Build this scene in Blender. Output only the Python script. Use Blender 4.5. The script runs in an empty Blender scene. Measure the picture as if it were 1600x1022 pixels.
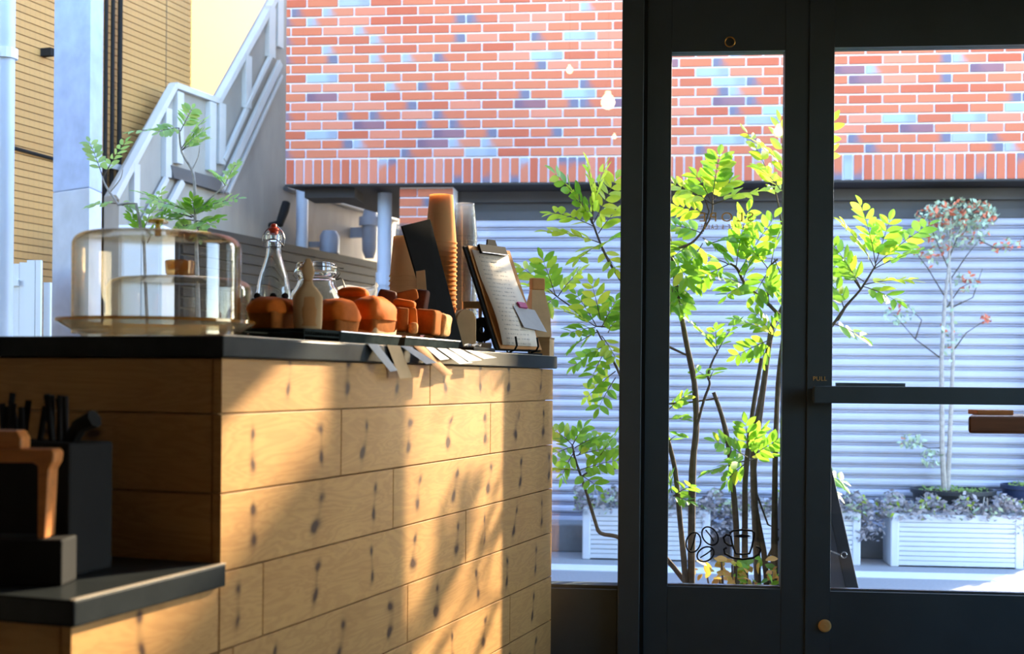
import bpy, bmesh, math, random
from mathutils import Vector, Matrix, noise
R = math.radians
SC = bpy.context.scene
COL = SC.collection
rnd = random.Random(7)

# ------------------------------------------------------------------ camera
F, H, ROLL, HOR = 2000.0, 1.2, 0.0085, 592.0      # focal length in px of a 1600 px frame, eye height, roll, horizon row
cam = bpy.data.cameras.new('camera')
cam.sensor_width = 36.0
cam.lens = F / 1600 * 36
cam.shift_y = (HOR - 511) / 1600
cam.dof.use_dof = True
cam.dof.focus_distance = 4.7
cam.dof.aperture_fstop = 3.6
cam.clip_start = 0.05
co = bpy.data.objects.new('camera', cam)
COL.objects.link(co)
co.matrix_world = Matrix.Translation((0, 0, H)) @ Matrix.Rotation(R(90), 4, 'X') @ Matrix.Rotation(ROLL, 4, 'Z')
SC.camera = co

# ------------------------------------------------------------------ sky, sun, exposure
SUN_RATIO, SUN_EL = 0.93, R(24.0)
w = bpy.data.worlds.new('sky'); SC.world = w
w.use_nodes = True
nt = w.node_tree
sky = nt.nodes.new('ShaderNodeTexSky')
sky.sky_type = 'NISHITA'
sky.sun_disc = False
sky.sun_elevation = SUN_EL
sky.sun_rotation = math.atan2(SUN_RATIO, 1.0)
sky.air_density = 1.0; sky.dust_density = 0.6; sky.ozone_density = 3.0
nt.links.new(sky.outputs[0], nt.nodes['Background'].inputs[0])
nt.nodes['Background'].inputs[1].default_value = 1.6
sl = bpy.data.lights.new('sun', 'SUN')
sl.energy = 17.0; sl.angle = R(1.0); sl.color = (1.0, 0.83, 0.58)
so = bpy.data.objects.new('sun', sl); COL.objects.link(so)
sdir = Vector((SUN_RATIO, 1.0, 0)).normalized() * math.cos(SUN_EL) + Vector((0, 0, math.sin(SUN_EL)))
so.rotation_euler = sdir.to_track_quat('Z', 'Y').to_euler()
so.location = (6, 6, 6)
SC.view_settings.view_transform = 'Standard'
SC.view_settings.look = 'None'
SC.view_settings.gamma = 1.0
SC.view_settings.use_curve_mapping = False
SC.view_settings.exposure = 0.3
SC.cycles.use_denoising = True
SC.cycles.max_bounces = 16
SC.cycles.transmission_bounces = 14
SC.cycles.transparent_max_bounces = 24
SC.cycles.sample_clamp_indirect = 6.0

# ------------------------------------------------------------------ projection helpers: photograph pixel -> place
def ray(x, y):
    dx, dy = x - 800.0, HOR - y
    return (dx - ROLL * dy) / F, (dy + ROLL * dx) / F
def at(x, y, D):
    kx, kz = ray(x, y)
    return Vector((kx * D, D, H + kz * D))
class Frame:
    def __init__(s, ox, oy, ang):
        s.o = Vector((ox, oy, 0)); s.ang = ang
        s.u = Vector((math.cos(ang), math.sin(ang), 0)); s.w = Vector((-math.sin(ang), math.cos(ang), 0))
    def world(s, u, w, z): return s.o + s.u * u + s.w * w + Vector((0, 0, z))
    def local(s, p):
        q = Vector((p[0], p[1], 0)) - s.o
        return Vector((q.dot(s.u), q.dot(s.w), p[2]))
    def hit(s, x, y, w=0.0):                       # pixel on the vertical plane at depth w -> (u, z)
        kx, kz = ray(x, y)
        o = s.o + s.w * w
        u = (kx * o.y - o.x) / (s.u.x - kx * s.u.y)
        return u, H + kz * (o.y + u * s.u.y)

# ------------------------------------------------------------------ materials
def lin(c):
    return tuple(((v / 255) / 12.92 if v / 255 <= 0.04045 else ((v / 255 + 0.055) / 1.055) ** 2.4) for v in c)
class G:                                            # tiny node graph helper
    def __init__(s, name):
        s.m = bpy.data.materials.new(name); s.m.use_nodes = True
        s.t = s.m.node_tree; s.t.nodes.clear()
        s.out = s.t.nodes.new('ShaderNodeOutputMaterial')
    def n(s, typ, **kw):
        nd = s.t.nodes.new('ShaderNode' + typ)
        for k, v in kw.items(): setattr(nd, k, v)
        return nd
    def l(s, a, b): s.t.links.new(a, b)
    def put(s, sock, v):
        if isinstance(v, bpy.types.NodeSocket): s.l(v, sock)
        else: sock.default_value = v
    def math(s, op, a, b=0.0, c=0.0):
        nd = s.n('Math', operation=op)
        for i, v in enumerate((a, b, c)): s.put(nd.inputs[i], v)
        return nd.outputs[0]
    def mix(s, f, a, b, mode='MIX'):
        nd = s.n('Mix', data_type='RGBA', blend_type=mode)
        s.put(nd.inputs[0], f)
        for i, v in ((6, a), (7, b)):
            s.put(nd.inputs[i], v if isinstance(v, bpy.types.NodeSocket) else (*v, 1.0))
        return nd.outputs[2]
    def coord(s, which='Object', scale=(1, 1, 1), obj=None):
        tc = s.n('TexCoord')
        if obj is not None: tc.object = obj
        mp = s.n('Mapping'); mp.inputs['Scale'].default_value = scale
        s.l(tc.outputs[which], mp.inputs[0])
        return mp.outputs[0]
    def noise(s, vec, scale=5.0, detail=3.0, rough=0.5, dist=0.0):
        nd = s.n('TexNoise'); s.l(vec, nd.inputs['Vector'])
        nd.inputs['Scale'].default_value = scale; nd.inputs['Detail'].default_value = detail
        nd.inputs['Roughness'].default_value = rough; nd.inputs['Distortion'].default_value = dist
        return nd.outputs[0]
    def ramp(s, f, stops):
        nd = s.n('ValToRGB'); s.l(f, nd.inputs[0])
        e = nd.color_ramp.elements
        while len(e) < len(stops): e.new(0.5)
        for el, (p, c) in zip(e, stops): el.position = p; el.color = (*c, 1.0) if len(c) == 3 else c
        return nd.outputs[0]
    def bump(s, h, strength=0.3, dist=0.002):
        nd = s.n('Bump'); nd.inputs['Strength'].default_value = strength; nd.inputs['Distance'].default_value = dist
        s.l(h, nd.inputs['Height']); return nd.outputs[0]
    def principled(s, color, rough=0.5, metal=0.0, spec=0.5, normal=None, **kw):
        p = s.n('BsdfPrincipled')
        s.put(p.inputs['Base Color'], color if isinstance(color, bpy.types.NodeSocket) else (*color, 1.0))
        s.put(p.inputs['Roughness'], rough)
        p.inputs['Metallic'].default_value = metal
        p.inputs['Specular IOR Level'].default_value = spec
        if normal is not None: s.l(normal, p.inputs['Normal'])
        for k, v in kw.items(): s.put(p.inputs[k], v)
        s.l(p.outputs[0], s.out.inputs[0]); return p

def plain(name, rgb, rough=0.5, metal=0.0, spec=0.5, var=0.12, scale=8.0, bump=0.0, rand=0.0, stretch=(1, 1, 1)):
    g = G(name); c = lin(rgb)
    v = g.coord(scale=stretch)
    nz = g.noise(v, scale, 5.0, 0.6)
    col = g.ramp(nz, [(0.3, tuple(max(0, x * (1 - var)) for x in c)), (0.7, tuple(min(1, x * (1 + var)) for x in c))])
    if rand:
        oi = g.n('ObjectInfo')
        col = g.mix(g.math('MULTIPLY', oi.outputs['Random'], rand), col, tuple(x * 0.55 for x in c))
    g.principled(col, rough, metal, spec, g.bump(nz, bump, 0.003) if bump else None)
    return g.m

def clear_glass(name, tint=(0.985, 0.99, 0.99), f0=0.045):
    g = G(name)
    geo = g.n('NewGeometry')
    dt = g.n('VectorMath', operation='DOT_PRODUCT'); g.l(geo.outputs['Normal'], dt.inputs[0]); g.l(geo.outputs['Incoming'], dt.inputs[1])
    c = g.math('ABSOLUTE', dt.outputs['Value'])
    fr = g.math('MULTIPLY_ADD', g.math('POWER', g.math('SUBTRACT', 1.0, c), 5.0), 1 - f0, f0)
    tr = g.n('BsdfTransparent'); tr.inputs[0].default_value = (*tint, 1)
    gl = g.n('BsdfGlossy'); gl.inputs['Roughness'].default_value = 0.0
    mx = g.n('MixShader'); g.l(fr, mx.inputs[0]); g.l(tr.outputs[0], mx.inputs[1]); g.l(gl.outputs[0], mx.inputs[2])
    g.l(mx.outputs[0], g.out.inputs[0]); return g.m

def shell_glass(name, color, ior=1.45, rough=0.0):
    g = G(name)
    b = g.n('BsdfGlass'); b.inputs['Color'].default_value = (*color, 1); b.inputs['IOR'].default_value = ior; b.inputs['Roughness'].default_value = rough
    g.l(b.outputs[0], g.out.inputs[0]); return g.m

def leaf_mat(name, c1, c2, tr=0.55):
    g = G(name)
    oi = g.n('ObjectInfo')
    nz = g.noise(g.coord(scale=(1, 1, 1)), 2.0, 2.0)
    f = g.math('ADD', g.math('MULTIPLY', oi.outputs['Random'], 0.75), g.math('MULTIPLY', nz, 0.25))
    col = g.mix(f, c1, c2)
    d = g.n('BsdfPrincipled'); g.l(col, d.inputs['Base Color']); d.inputs['Roughness'].default_value = 0.42
    t = g.n('BsdfTranslucent'); g.l(g.mix(0.35, col, (0.45, 0.80, 0.08)), t.inputs[0])
    mx = g.n('MixShader'); mx.inputs[0].default_value = tr
    g.l(d.outputs[0], mx.inputs[1]); g.l(t.outputs[0], mx.inputs[2]); g.l(mx.outputs[0], g.out.inputs[0])
    return g.m

M = {}
M['frame'] = plain('black_painted_steel', (64, 74, 76), 0.55, 0.0, 0.2, 0.06, 6)
M['glass'] = clear_glass('window_glass')
M['worktop'] = plain('black_worktop', (40, 43, 44), 0.3, 0.0, 0.06, 0.2, 14)
M['black'] = plain('black_matt', (36, 35, 34), 0.8, 0, 0.12, 0.1, 10)
M['board'] = plain('blackboard_paint', (36, 35, 34), 0.9, 0, 0.0, 0.1, 10)
M['blackmetal'] = plain('black_tray_metal', (50, 56, 55), 0.75, 0.0, 0.0, 0.25, 30)
M['steel'] = plain('steel_wire', (150, 150, 150), 0.25, 1.0, 0.5, 0.05, 10)
M['brass'] = plain('brass', (200, 150, 80), 0.3, 1.0, 0.5, 0.1, 20)
M['gold'] = plain('gold_lettering', (214, 168, 92), 0.6, 0.0, 0.5, 0.05, 10)
M['floor'] = plain('concrete_floor', (96, 90, 84), 0.55, 0, 0.4, 0.2, 3, 0.1)
M['wall'] = plain('plaster_wall', (188, 182, 172), 0.9, 0, 0.2, 0.06, 2)
M['ceil'] = plain('ceiling_paint', (184, 180, 174), 0.9, 0, 0.2, 0.06, 2)
M['asphalt'] = plain('asphalt', (150, 150, 152), 0.9, 0, 0.3, 0.12, 60, 0.3)
M['roadline'] = plain('road_paint', (225, 226, 226), 0.8, 0, 0.3, 0.05, 20)
M['concrete'] = plain('kerb_concrete', (128, 128, 128), 0.9, 0, 0.3, 0.15, 9, 0.2)
M['mortar'] = plain('mortar', (238, 236, 242), 0.95, 0, 0.2, 0.05, 30)
M['slat'] = plain('shutter_steel', (196, 197, 212), 0.5, 0.0, 0.5, 0.04, 3)
M['lintel'] = plain('dark_lintel_steel', (86, 84, 84), 0.6, 0.0, 0.4, 0.1, 5)
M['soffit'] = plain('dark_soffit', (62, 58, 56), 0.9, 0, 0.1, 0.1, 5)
M['edgeglint'] = plain('painted_edge_glint', (226, 208, 186), 0.35, 0.6, 0.5, 0.05, 10)  # pale metal that imitates sunlight catching the worktop edges
M['planter'] = plain('white_planter_plastic', (208, 210, 216), 0.5, 0, 0.4, 0.04, 5)
M['soil'] = plain('soil', (70, 58, 46), 0.95, 0, 0.2, 0.3, 40, 0.4)
M['pot'] = plain('black_pot_plastic', (44, 46, 50), 0.45, 0, 0.4, 0.1, 6)
M['bluepot'] = plain('navy_pot_plastic', (44, 54, 84), 0.45, 0, 0.4, 0.1, 6)
M['bark'] = plain('grey_bark', (92, 82, 72), 0.85, 0, 0.2, 0.3, 40, 0.4)
M['palebark'] = plain('pale_bark', (176, 166, 156), 0.85, 0, 0.2, 0.25, 40, 0.4)
M['steelcol'] = plain('galvanised_column', (176, 192, 224), 0.55, 0.0, 0.4, 0.14, 9)
M['greycol'] = plain('bare_galvanised_column', (196, 203, 216), 0.55, 0.0, 0.4, 0.12, 7)
M['pipe'] = plain('white_pipe', (205, 212, 224), 0.45, 0, 0.4, 0.05, 4)
M['greypipe'] = plain('blue_grey_pipe', (150, 158, 172), 0.5, 0, 0.4, 0.1, 6)
M['stair'] = plain('painted_stair_wall', (166, 158, 147), 0.85, 0, 0.3, 0.14, 2.2, stretch=(2, 2, 0.6))
M['rail'] = plain('grey_handrail', (200, 197, 191), 0.5, 0, 0.4, 0.06, 5)
M['yellow'] = plain('cream_yellow_render', (214, 174, 92), 0.9, 0, 0.2, 0.03, 1)
M['whitewood'] = plain('white_painted_boards', (236, 238, 240), 0.6, 0, 0.3, 0.03, 5)
M['darkslat'] = plain('dark_fence_slats', (40, 38, 37), 0.7, 0, 0.3, 0.15, 5)
M['paper'] = plain('white_card', (190, 186, 184), 0.7, 0, 0.3, 0.06, 18)
M['kraft'] = plain('kraft_paper', (196, 140, 86), 0.8, 0, 0.25, 0.08, 14)
M['kraftcard'] = plain('pale_kraft_card', (205, 170, 126), 0.8, 0, 0.25, 0.1, 14)
M['tablewood'] = plain('dark_table_wood', (120, 76, 48), 0.45, 0, 0.4, 0.25, 4, stretch=(1, 14, 14))
M['stoolwood'] = plain('orange_wood', (196, 122, 60), 0.5, 0, 0.4, 0.2, 5, stretch=(2, 12, 12))
M['boxwood'] = plain('pale_box_wood', (196, 158, 108), 0.6, 0, 0.3, 0.15, 5, stretch=(1, 10, 10))
M['slate'] = plain('slate_board', (58, 62, 68), 0.6, 0, 0.3, 0.15, 8)
M['choc'] = plain('chocolate_cake', (96, 52, 30), 0.75, 0, 0.3, 0.35, 40, 0.5)
M['crust'] = plain('golden_crust', (190, 96, 28), 0.75, 0, 0.08, 0.22, 18, 0.4)
M['cake'] = plain('cake_side', (146, 84, 36), 0.85, 0, 0.05, 0.25, 30, 0.5)
M['crumb'] = plain('pale_crumble', (206, 150, 90), 0.85, 0, 0.25, 0.4, 60, 0.8)
M['red'] = plain('red_rubber', (190, 60, 34), 0.5, 0, 0.4, 0.08, 10)
M['white'] = plain('white_ceramic', (226, 222, 214), 0.3, 0, 0.5, 0.03, 10)
M['pink'] = plain('pink_clip', (190, 70, 120), 0.4, 0, 0.4, 0.05, 10)
def thin_acrylic(name, face, edge, f0=.04, body=None, amount=0.0, p=2.5):
    g = G(name)
    geo = g.n('NewGeometry')
    dt = g.n('VectorMath', operation='DOT_PRODUCT'); g.l(geo.outputs['Normal'], dt.inputs[0]); g.l(geo.outputs['Incoming'], dt.inputs[1])
    c = g.math('SUBTRACT', 1.0, g.math('ABSOLUTE', dt.outputs['Value']))
    fr = g.math('MULTIPLY_ADD', g.math('POWER', c, 5.0), 1 - f0, f0)
    tr = g.n('BsdfTransparent'); g.l(g.mix(g.math('POWER', c, p), face, edge), tr.inputs[0])
    top = tr.outputs[0]
    if amount:
        d = g.n('BsdfDiffuse'); d.inputs[0].default_value = (*body, 1); t = g.n('BsdfTranslucent'); t.inputs[0].default_value = (*body, 1)
        m0 = g.n('MixShader'); m0.inputs[0].default_value = .5; g.l(d.outputs[0], m0.inputs[1]); g.l(t.outputs[0], m0.inputs[2])
        m1 = g.n('MixShader'); m1.inputs[0].default_value = amount; g.l(top, m1.inputs[1]); g.l(m0.outputs[0], m1.inputs[2]); top = m1.outputs[0]
    gl = g.n('BsdfGlossy'); gl.inputs['Roughness'].default_value = .03
    mx = g.n('MixShader'); g.l(fr, mx.inputs[0]); g.l(top, mx.inputs[1]); g.l(gl.outputs[0], mx.inputs[2])
    g.l(mx.outputs[0], g.out.inputs[0]); return g.m
def translucent(name, rgb, amt=.35):
    g = G(name); c = lin(rgb)
    d = g.n('BsdfDiffuse'); d.inputs[0].default_value = (*c, 1); t = g.n('BsdfTranslucent'); t.inputs[0].default_value = (*c, 1)
    m0 = g.n('MixShader'); m0.inputs[0].default_value = amt; g.l(d.outputs[0], m0.inputs[1]); g.l(t.outputs[0], m0.inputs[2])
    g.l(m0.outputs[0], g.out.inputs[0]); return g.m
M['cup'] = translucent('kraft_cup_card', (250, 212, 158), .6)
M['bottle'] = shell_glass('bottle_glass', (0.97, 0.985, 0.98))
M['dome'] = thin_acrylic('amber_tinted_acrylic', (.985, .98, .965), (.86, .69, .43), .05, p=2.0)
M['plate'] = thin_acrylic('cream_tinted_plate', (.97, .94, .85), (.9, .82, .62), .05, lin((252, 244, 215)), .28)
M['domeedge'] = thin_acrylic('amber_acrylic_edge', (.9, .7, .4), (.7, .4, .14), .06, lin((214, 150, 70)), .3)
M['clearcup'] = thin_acrylic('clear_plastic', (.93, .94, .95), (.8, .82, .84), .05, (.8, .82, .85), .16)
M['bag'] = thin_acrylic('crumpled_clear_film', (.95, .95, .95), (.85, .85, .85), .06, (.85, .85, .84), .4)
M['leaf'] = leaf_mat('fresh_leaf', (0.11, 0.36, 0.022), (0.27, 0.49, 0.028), 0.5)
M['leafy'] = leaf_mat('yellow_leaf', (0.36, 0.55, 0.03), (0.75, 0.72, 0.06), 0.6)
M['leafdim'] = leaf_mat('pale_green_leaf', (0.26, 0.46, 0.18), (0.55, 0.66, 0.2), 0.55)
M['leafgrey'] = plain('grey_violet_leaf', (158, 150, 152), 0.7, 0, 0.3, 0.45, 18)
M['leafred'] = plain('coral_leaf', (222, 116, 84), 0.6, 0, 0.3, 0.2, 12)
M['leafsage'] = plain('sage_leaf', (178, 194, 160), 0.6, 0, 0.3, 0.3, 12)
M['leaforange'] = leaf_mat('autumn_leaf', (0.75, 0.22, 0.05), (0.80, 0.5, 0.12), 0.45)

def make_tile_mat():
    g = G('tan_ceramic_tile')
    v = g.coord()
    sep = g.n('SeparateXYZ'); g.l(v, sep.inputs[0])
    fx = g.math('FRACT', g.math('MULTIPLY', sep.outputs[0], 1 / 0.047))
    j = g.math('GREATER_THAN', g.math('ABSOLUTE', g.math('SUBTRACT', fx, 0.5)), 0.46)
    nz = g.noise(v, 3.0, 3.0)
    oi = g.n('ObjectInfo')
    base = g.mix(g.math('ADD', g.math('MULTIPLY', nz, 0.6), g.math('MULTIPLY', oi.outputs['Random'], 0.4)), lin((184, 136, 78)), lin((206, 158, 96)))
    g.principled(g.mix(g.math('MULTIPLY', j, 0.45), base, lin((150, 116, 78))), 0.45, 0, 0.4)
    return g.m
M['tile'] = make_tile_mat()
M['tilejoint'] = plain('tile_joint', (120, 98, 74), 0.9, 0, 0.2, 0.1, 10)

def brick_mat(name, base, end=None, side=0, rough=0.75):
    g = G(name)
    oi = g.n('ObjectInfo')
    v = g.coord()
    nz = g.noise(v, 22.0, 4.0, 0.6)
    b = lin(base)
    col = g.mix(g.math('MULTIPLY', oi.outputs['Random'], 0.6), b, tuple(min(1, x * k) for x, k in zip(b, (1.02, 1.35, 1.45))))
    col = g.mix(g.math('MULTIPLY', nz, 0.35), col, tuple(x * 0.75 for x in b))
    if end:
        sep = g.n('SeparateXYZ'); g.l(v, sep.inputs[0])
        x = sep.outputs[0] if side >= 0 else g.math('MULTIPLY', sep.outputs[0], -1.0)
        f = g.math('ADD', g.math('MULTIPLY', x, 9.0), g.math('MULTIPLY', g.math('SUBTRACT', nz, 0.5), 1.0))
        mr = g.n('MapRange'); g.put(mr.inputs[0], f); mr.inputs[1].default_value = 0.05; mr.inputs[2].default_value = 0.75
        mr.interpolation_type = 'SMOOTHSTEP'
        col = g.mix(mr.outputs[0], col, lin(end))
    g.principled(col, rough, 0, 0.3, g.bump(nz, 0.25, 0.003))
    return g.m
BR = [brick_mat('brick_orange', (206, 110, 76)), brick_mat('brick_rust', (196, 96, 66)), brick_mat('brick_salmon', (214, 124, 94)),
      brick_mat('brick_flashed_right', (206, 110, 76), (118, 110, 124), 1), brick_mat('brick_flashed_left', (202, 106, 74), (118, 110, 124), -1),
      brick_mat('brick_grey', (166, 167, 172), (150, 152, 162), 1), brick_mat('brick_plum', (150, 98, 100), (124, 92, 104), -1),
      brick_mat('brick_greyed_left', (208, 116, 84), (160, 163, 172), -1)]
BRW = [30, 18, 16, 11, 11, 4, 3, 5]

# ------------------------------------------------------------------ mesh builder
class MB:
    def __init__(s): s.v = []; s.f = []; s.mi = []
    def add(s, vs, fs, mi=0):
        b = len(s.v); s.v += [tuple(p) for p in vs]
        s.f += [tuple(i + b for i in f) for f in fs]; s.mi += [mi] * len(fs); return s
    def box(s, x0, x1, y0, y1, z0, z1, mi=0):
        vs = [(x, y, z) for z in (z0, z1) for y in (y0, y1) for x in (x0, x1)]
        return s.add(vs, [(0, 2, 3, 1), (4, 5, 7, 6), (0, 1, 5, 4), (2, 6, 7, 3), (0, 4, 6, 2), (1, 3, 7, 5)], mi)
    def prism(s, pts, vec, mi=0):                   # planar polygon (3D points) swept along vec
        n = len(pts); vs = [Vector(p) for p in pts] + [Vector(p) + Vector(vec) for p in pts]
        return s.add(vs, [tuple(range(n))[::-1], tuple(range(n, 2 * n))] + [(i, (i + 1) % n, n + (i + 1) % n, n + i) for i in range(n)], mi)
    def tube(s, pts, r, n=8, cap=True, mi=0):       # r: number or list
        pts = [Vector(p) for p in pts]; m = len(pts)
        rs = r if isinstance(r, (list, tuple)) else [r] * m
        up = None; rings = []
        for i, p in enumerate(pts):
            t = (pts[min(i + 1, m - 1)] - pts[max(i - 1, 0)])
            t = t.normalized() if t.length > 1e-9 else Vector((0, 0, 1))
            if up is None:
                up = Vector((0, 0, 1)) if abs(t.z) < 0.9 else Vector((1, 0, 0))
            a = up.cross(t)
            a = a.normalized() if a.length > 1e-6 else Vector((1, 0, 0))
            b = t.cross(a); up = b
            rings.append([p + (a * math.cos(2 * math.pi * k / n) + b * math.sin(2 * math.pi * k / n)) * rs[i] for k in range(n)])
        vs = [q for rg in rings for q in rg]; fs = []
        for i in range(m - 1):
            for k in range(n):
                fs.append((i * n + k, i * n + (k + 1) % n, (i + 1) * n + (k + 1) % n, (i + 1) * n + k))
        if cap: fs += [tuple(range(n))[::-1], tuple(range((m - 1) * n, m * n))]
        return s.add(vs, fs, mi)
    def lathe(s, prof, n=32, c=(0, 0, 0), mi=0):     # prof: (r, z) list; r==0 closes to a point; closed loop if first == last
        vs = []; idx = []; fs = []
        closed = prof[0] == prof[-1] and len(prof) > 2
        pr = prof[:-1] if closed else prof
        for r, z in pr:
            if r < 1e-7: idx.append([len(vs)] * n); vs.append((c[0], c[1], c[2] + z))
            else:
                idx.append(list(range(len(vs), len(vs) + n)))
                vs += [(c[0] + r * math.cos(2 * math.pi * k / n), c[1] + r * math.sin(2 * math.pi * k / n), c[2] + z) for k in range(n)]
        m = len(pr)
        for i in range(m if closed else m - 1):
            A, B = idx[i], idx[(i + 1) % m]
            for k in range(n):
                q = [A[k], A[(k + 1) % n], B[(k + 1) % n], B[k]]
                q2 = [x for j, x in enumerate(q) if x not in q[:j]]
                if len(q2) > 2: fs.append(tuple(q2))
        return s.add(vs, fs, mi)
    def blob(s, c, sx, sy, sz, e=0.5, e2=None, nu=20, nv=12, nz=0.0, seed=0, rot=None, mi=0):
        e2 = e if e2 is None else e2
        sp = lambda x, p: math.copysign(abs(x) ** p, x)
        vs = []
        for j in range(nv + 1):
            ph = -math.pi / 2 + math.pi * j / nv
            for i in range(nu):
                th = 2 * math.pi * i / nu
                p = Vector((sp(math.cos(ph), e2) * sp(math.cos(th), e) * sx, sp(math.cos(ph), e2) * sp(math.sin(th), e) * sy, sp(math.sin(ph), e2) * sz))
                if nz:
                    q = p * 38 + Vector((seed * 7.3, seed * 3.1, 0))
                    p = p * (1 + nz * noise.noise(q) + 0.5 * nz * noise.noise(q * 2.3))
                if rot: p = rot @ p
                vs.append(p + Vector(c))
        fs = [(j * nu + i, j * nu + (i + 1) % nu, (j + 1) * nu + (i + 1) % nu, (j + 1) * nu + i) for j in range(nv) for i in range(nu)]
        return s.add(vs, fs, mi)
    def shift(s, off):
        s.v = [tuple(Vector(p) - Vector(off)) for p in s.v]; return s
    def mesh(s, name, mats, smooth=False):
        me = bpy.data.meshes.new(name); me.from_pydata(s.v, [], s.f); 
        for m in (mats if isinstance(mats, (list, tuple)) else [mats]): me.materials.append(m)
        me.polygons.foreach_set('material_index', s.mi)
        bm = bmesh.new(); bm.from_mesh(me); bmesh.ops.remove_doubles(bm, verts=bm.verts, dist=1e-6)
        bmesh.ops.recalc_face_normals(bm, faces=bm.faces); bm.to_mesh(me); bm.free()
        if smooth:
            me.polygons.foreach_set('use_smooth', [True] * len(me.polygons))
            if hasattr(me, 'set_sharp_from_angle'): me.set_sharp_from_angle(angle=R(40))
        me.update(); return me
    def build(s, name, mats, parent=None, smooth=False, bevel=0.0, loc=None):
        o = bpy.data.objects.new(name, s.mesh(name, mats, smooth)); COL.objects.link(o)
        if parent is not None: o.parent = parent
        if loc is not None: o.location = loc
        if bevel:
            b = o.modifiers.new('bevel', 'BEVEL'); b.width = bevel; b.segments = 2; b.limit_method = 'ANGLE'
        return o

def inst(name, me, parent, loc=(0, 0, 0), mat=None):
    o = bpy.data.objects.new(name, me); COL.objects.link(o); o.parent = parent
    if mat is not None: o.matrix_local = mat
    else: o.location = loc
    return o
def tag(o, label, cat, group=None):
    o['label'] = label; o['category'] = cat
    if group: o['group'] = group
    return o
def struct(o): o['kind'] = 'structure'; return o
def thing(name, label, cat, loc=(0, 0, 0), rz=0.0, group=None):
    o = bpy.data.objects.new(name, None); COL.objects.link(o); o.empty_display_size = 0.05
    o.location = loc; o.rotation_euler = (0, 0, rz)
    return tag(o, label, cat, group)
def sroot(name, loc=(0, 0, 0), rz=0.0):
    o = bpy.data.objects.new(name, None); COL.objects.link(o); o.location = loc; o.rotation_euler = (0, 0, rz)
    return struct(o)
def copy_thing(o, loc, rz=None, label=None):
    c = o.copy(); COL.objects.link(c); c.location = loc
    if rz is not None: c.rotation_euler = (0, 0, rz)
    if label: c['label'] = label
    for ch in list(o.children):
        d = ch.copy(); COL.objects.link(d); d.parent = c
        for g in ch.children:
            e = g.copy(); COL.objects.link(e); e.parent = d
    return c

# ------------------------------------------------------------------ frames of reference
FW = Frame(at(968, HOR, 4.80).x, 4.80, R(-5.5))          # shop front, u to the right, w outwards
K0 = at(346, HOR, 2.55)
FC = Frame(K0.x, K0.y, R(70.4))                           # bar: u along the long face, w inwards
FB = Frame(at(443, HOR, 9.45).x, 9.45, R(-6.0))           # brick building across the street
TOP = H + 0.081                                           # bar worktop height
uw = lambda x, w=0.0, y=HOR: FW.hit(x, y, w)[0]
zw = lambda x, y, w=0.0: FW.hit(x, y, w)[1]
ub = lambda x, w=0.0: FB.hit(x, HOR, w)[0]
zb = lambda x, y, w=0.0: FB.hit(x, y, w)[1]

# ------------------------------------------------------------------ room shell
GZ = -0.05
RX0, RX1, RY0, CZ = -3.4, 3.3, -2.4, 3.3
fl = MB().prism([(RX0 - .1, RY0 - .1, -.1), (RX1 + .1, RY0 - .1, -.1), tuple(FW.world(3.2, -.07, -.1)), tuple(FW.world(-4.0, -.07, -.1))], (0, 0, .1))
struct(fl.build('floor', M['floor']))
cl = MB().prism([(RX0 - .1, RY0 - .1, CZ), (RX1 + .1, RY0 - .1, CZ), tuple(FW.world(3.2, .12, CZ)), tuple(FW.world(-4.0, .12, CZ))], (0, 0, .15))
struct(cl.build('ceiling', M['ceil']))
struct(MB().box(RX0 - .1, RX0, RY0 - .1, 5.2, 0, CZ).build('wall_left', M['wall']))
wr = MB().box(RX1, RX1 + .1, RY0 - .1, 2.4, 0, CZ).box(RX1, RX1 + .1, 4.1, 4.5, 0, CZ).box(RX1, RX1 + .1, 2.4, 4.1, 0, .6).box(RX1, RX1 + .1, 2.4, 4.1, 2.6, CZ)  # opening left for the added fill window
struct(wr.build('wall_right', M['wall']))
w3 = sroot('fill_window')  # unseen window added to let fill light onto the bar's long face
for ya, yb_ in ((2.4, 2.46), (4.04, 4.1)): MB().box(RX1 + .02, RX1 + .08, ya, yb_, .6, 2.6).build('frame', M['frame'], w3)
for za, zb_ in ((.6, .66), (2.54, 2.6)): MB().box(RX1 + .02, RX1 + .08, 2.46, 4.04, za, zb_).build('frame', M['frame'], w3)
MB().box(RX1 + .047, RX1 + .053, 2.46, 4.04, .66, 2.54).build('pane', M['glass'], w3)
struct(MB().box(RX0, RX1, RY0 - .1, RY0, 0, CZ).build('wall_back', M['wall']))
WROT = FW.ang; WLOC = FW.world(0, 0, 0)
wf = sroot('wall_front', WLOC, WROT)
WTOP = 3.05
DR = uw(1262) + 0.98
MB().box(-4.0, 3.1, -.08, .1, WTOP, CZ).build('header', M['frame'], wf)
MB().box(DR + .06, 3.1, -.08, .1, 0, WTOP).build('side_panel', M['wall'], wf)

# left fixed window
ZSL = zw(912, 912)
w1 = sroot('window_1', WLOC, WROT)
MB().box(-3.8, -.001, -.045, .06, 0.001, ZSL - .012).build('lower_panel', M['frame'], w1, bevel=.003)
MB().box(-3.8, -.001, -.03, .045, ZSL - .012, ZSL).build('window_sill', M['frame'], w1)
MB().box(-3.9, -3.8, -.045, .06, 0.001, WTOP).build('jamb', M['frame'], w1)
MB().box(-3.8, -.001, -.003, .003, ZSL, WTOP).build('pane', M['glass'], w1)
# post between the windows
p1 = sroot('trim_1', WLOC, WROT)
MB().box(0, uw(1002), -.08, .07, .001, WTOP).build('post', M['frame'], p1, bevel=.004)
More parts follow.
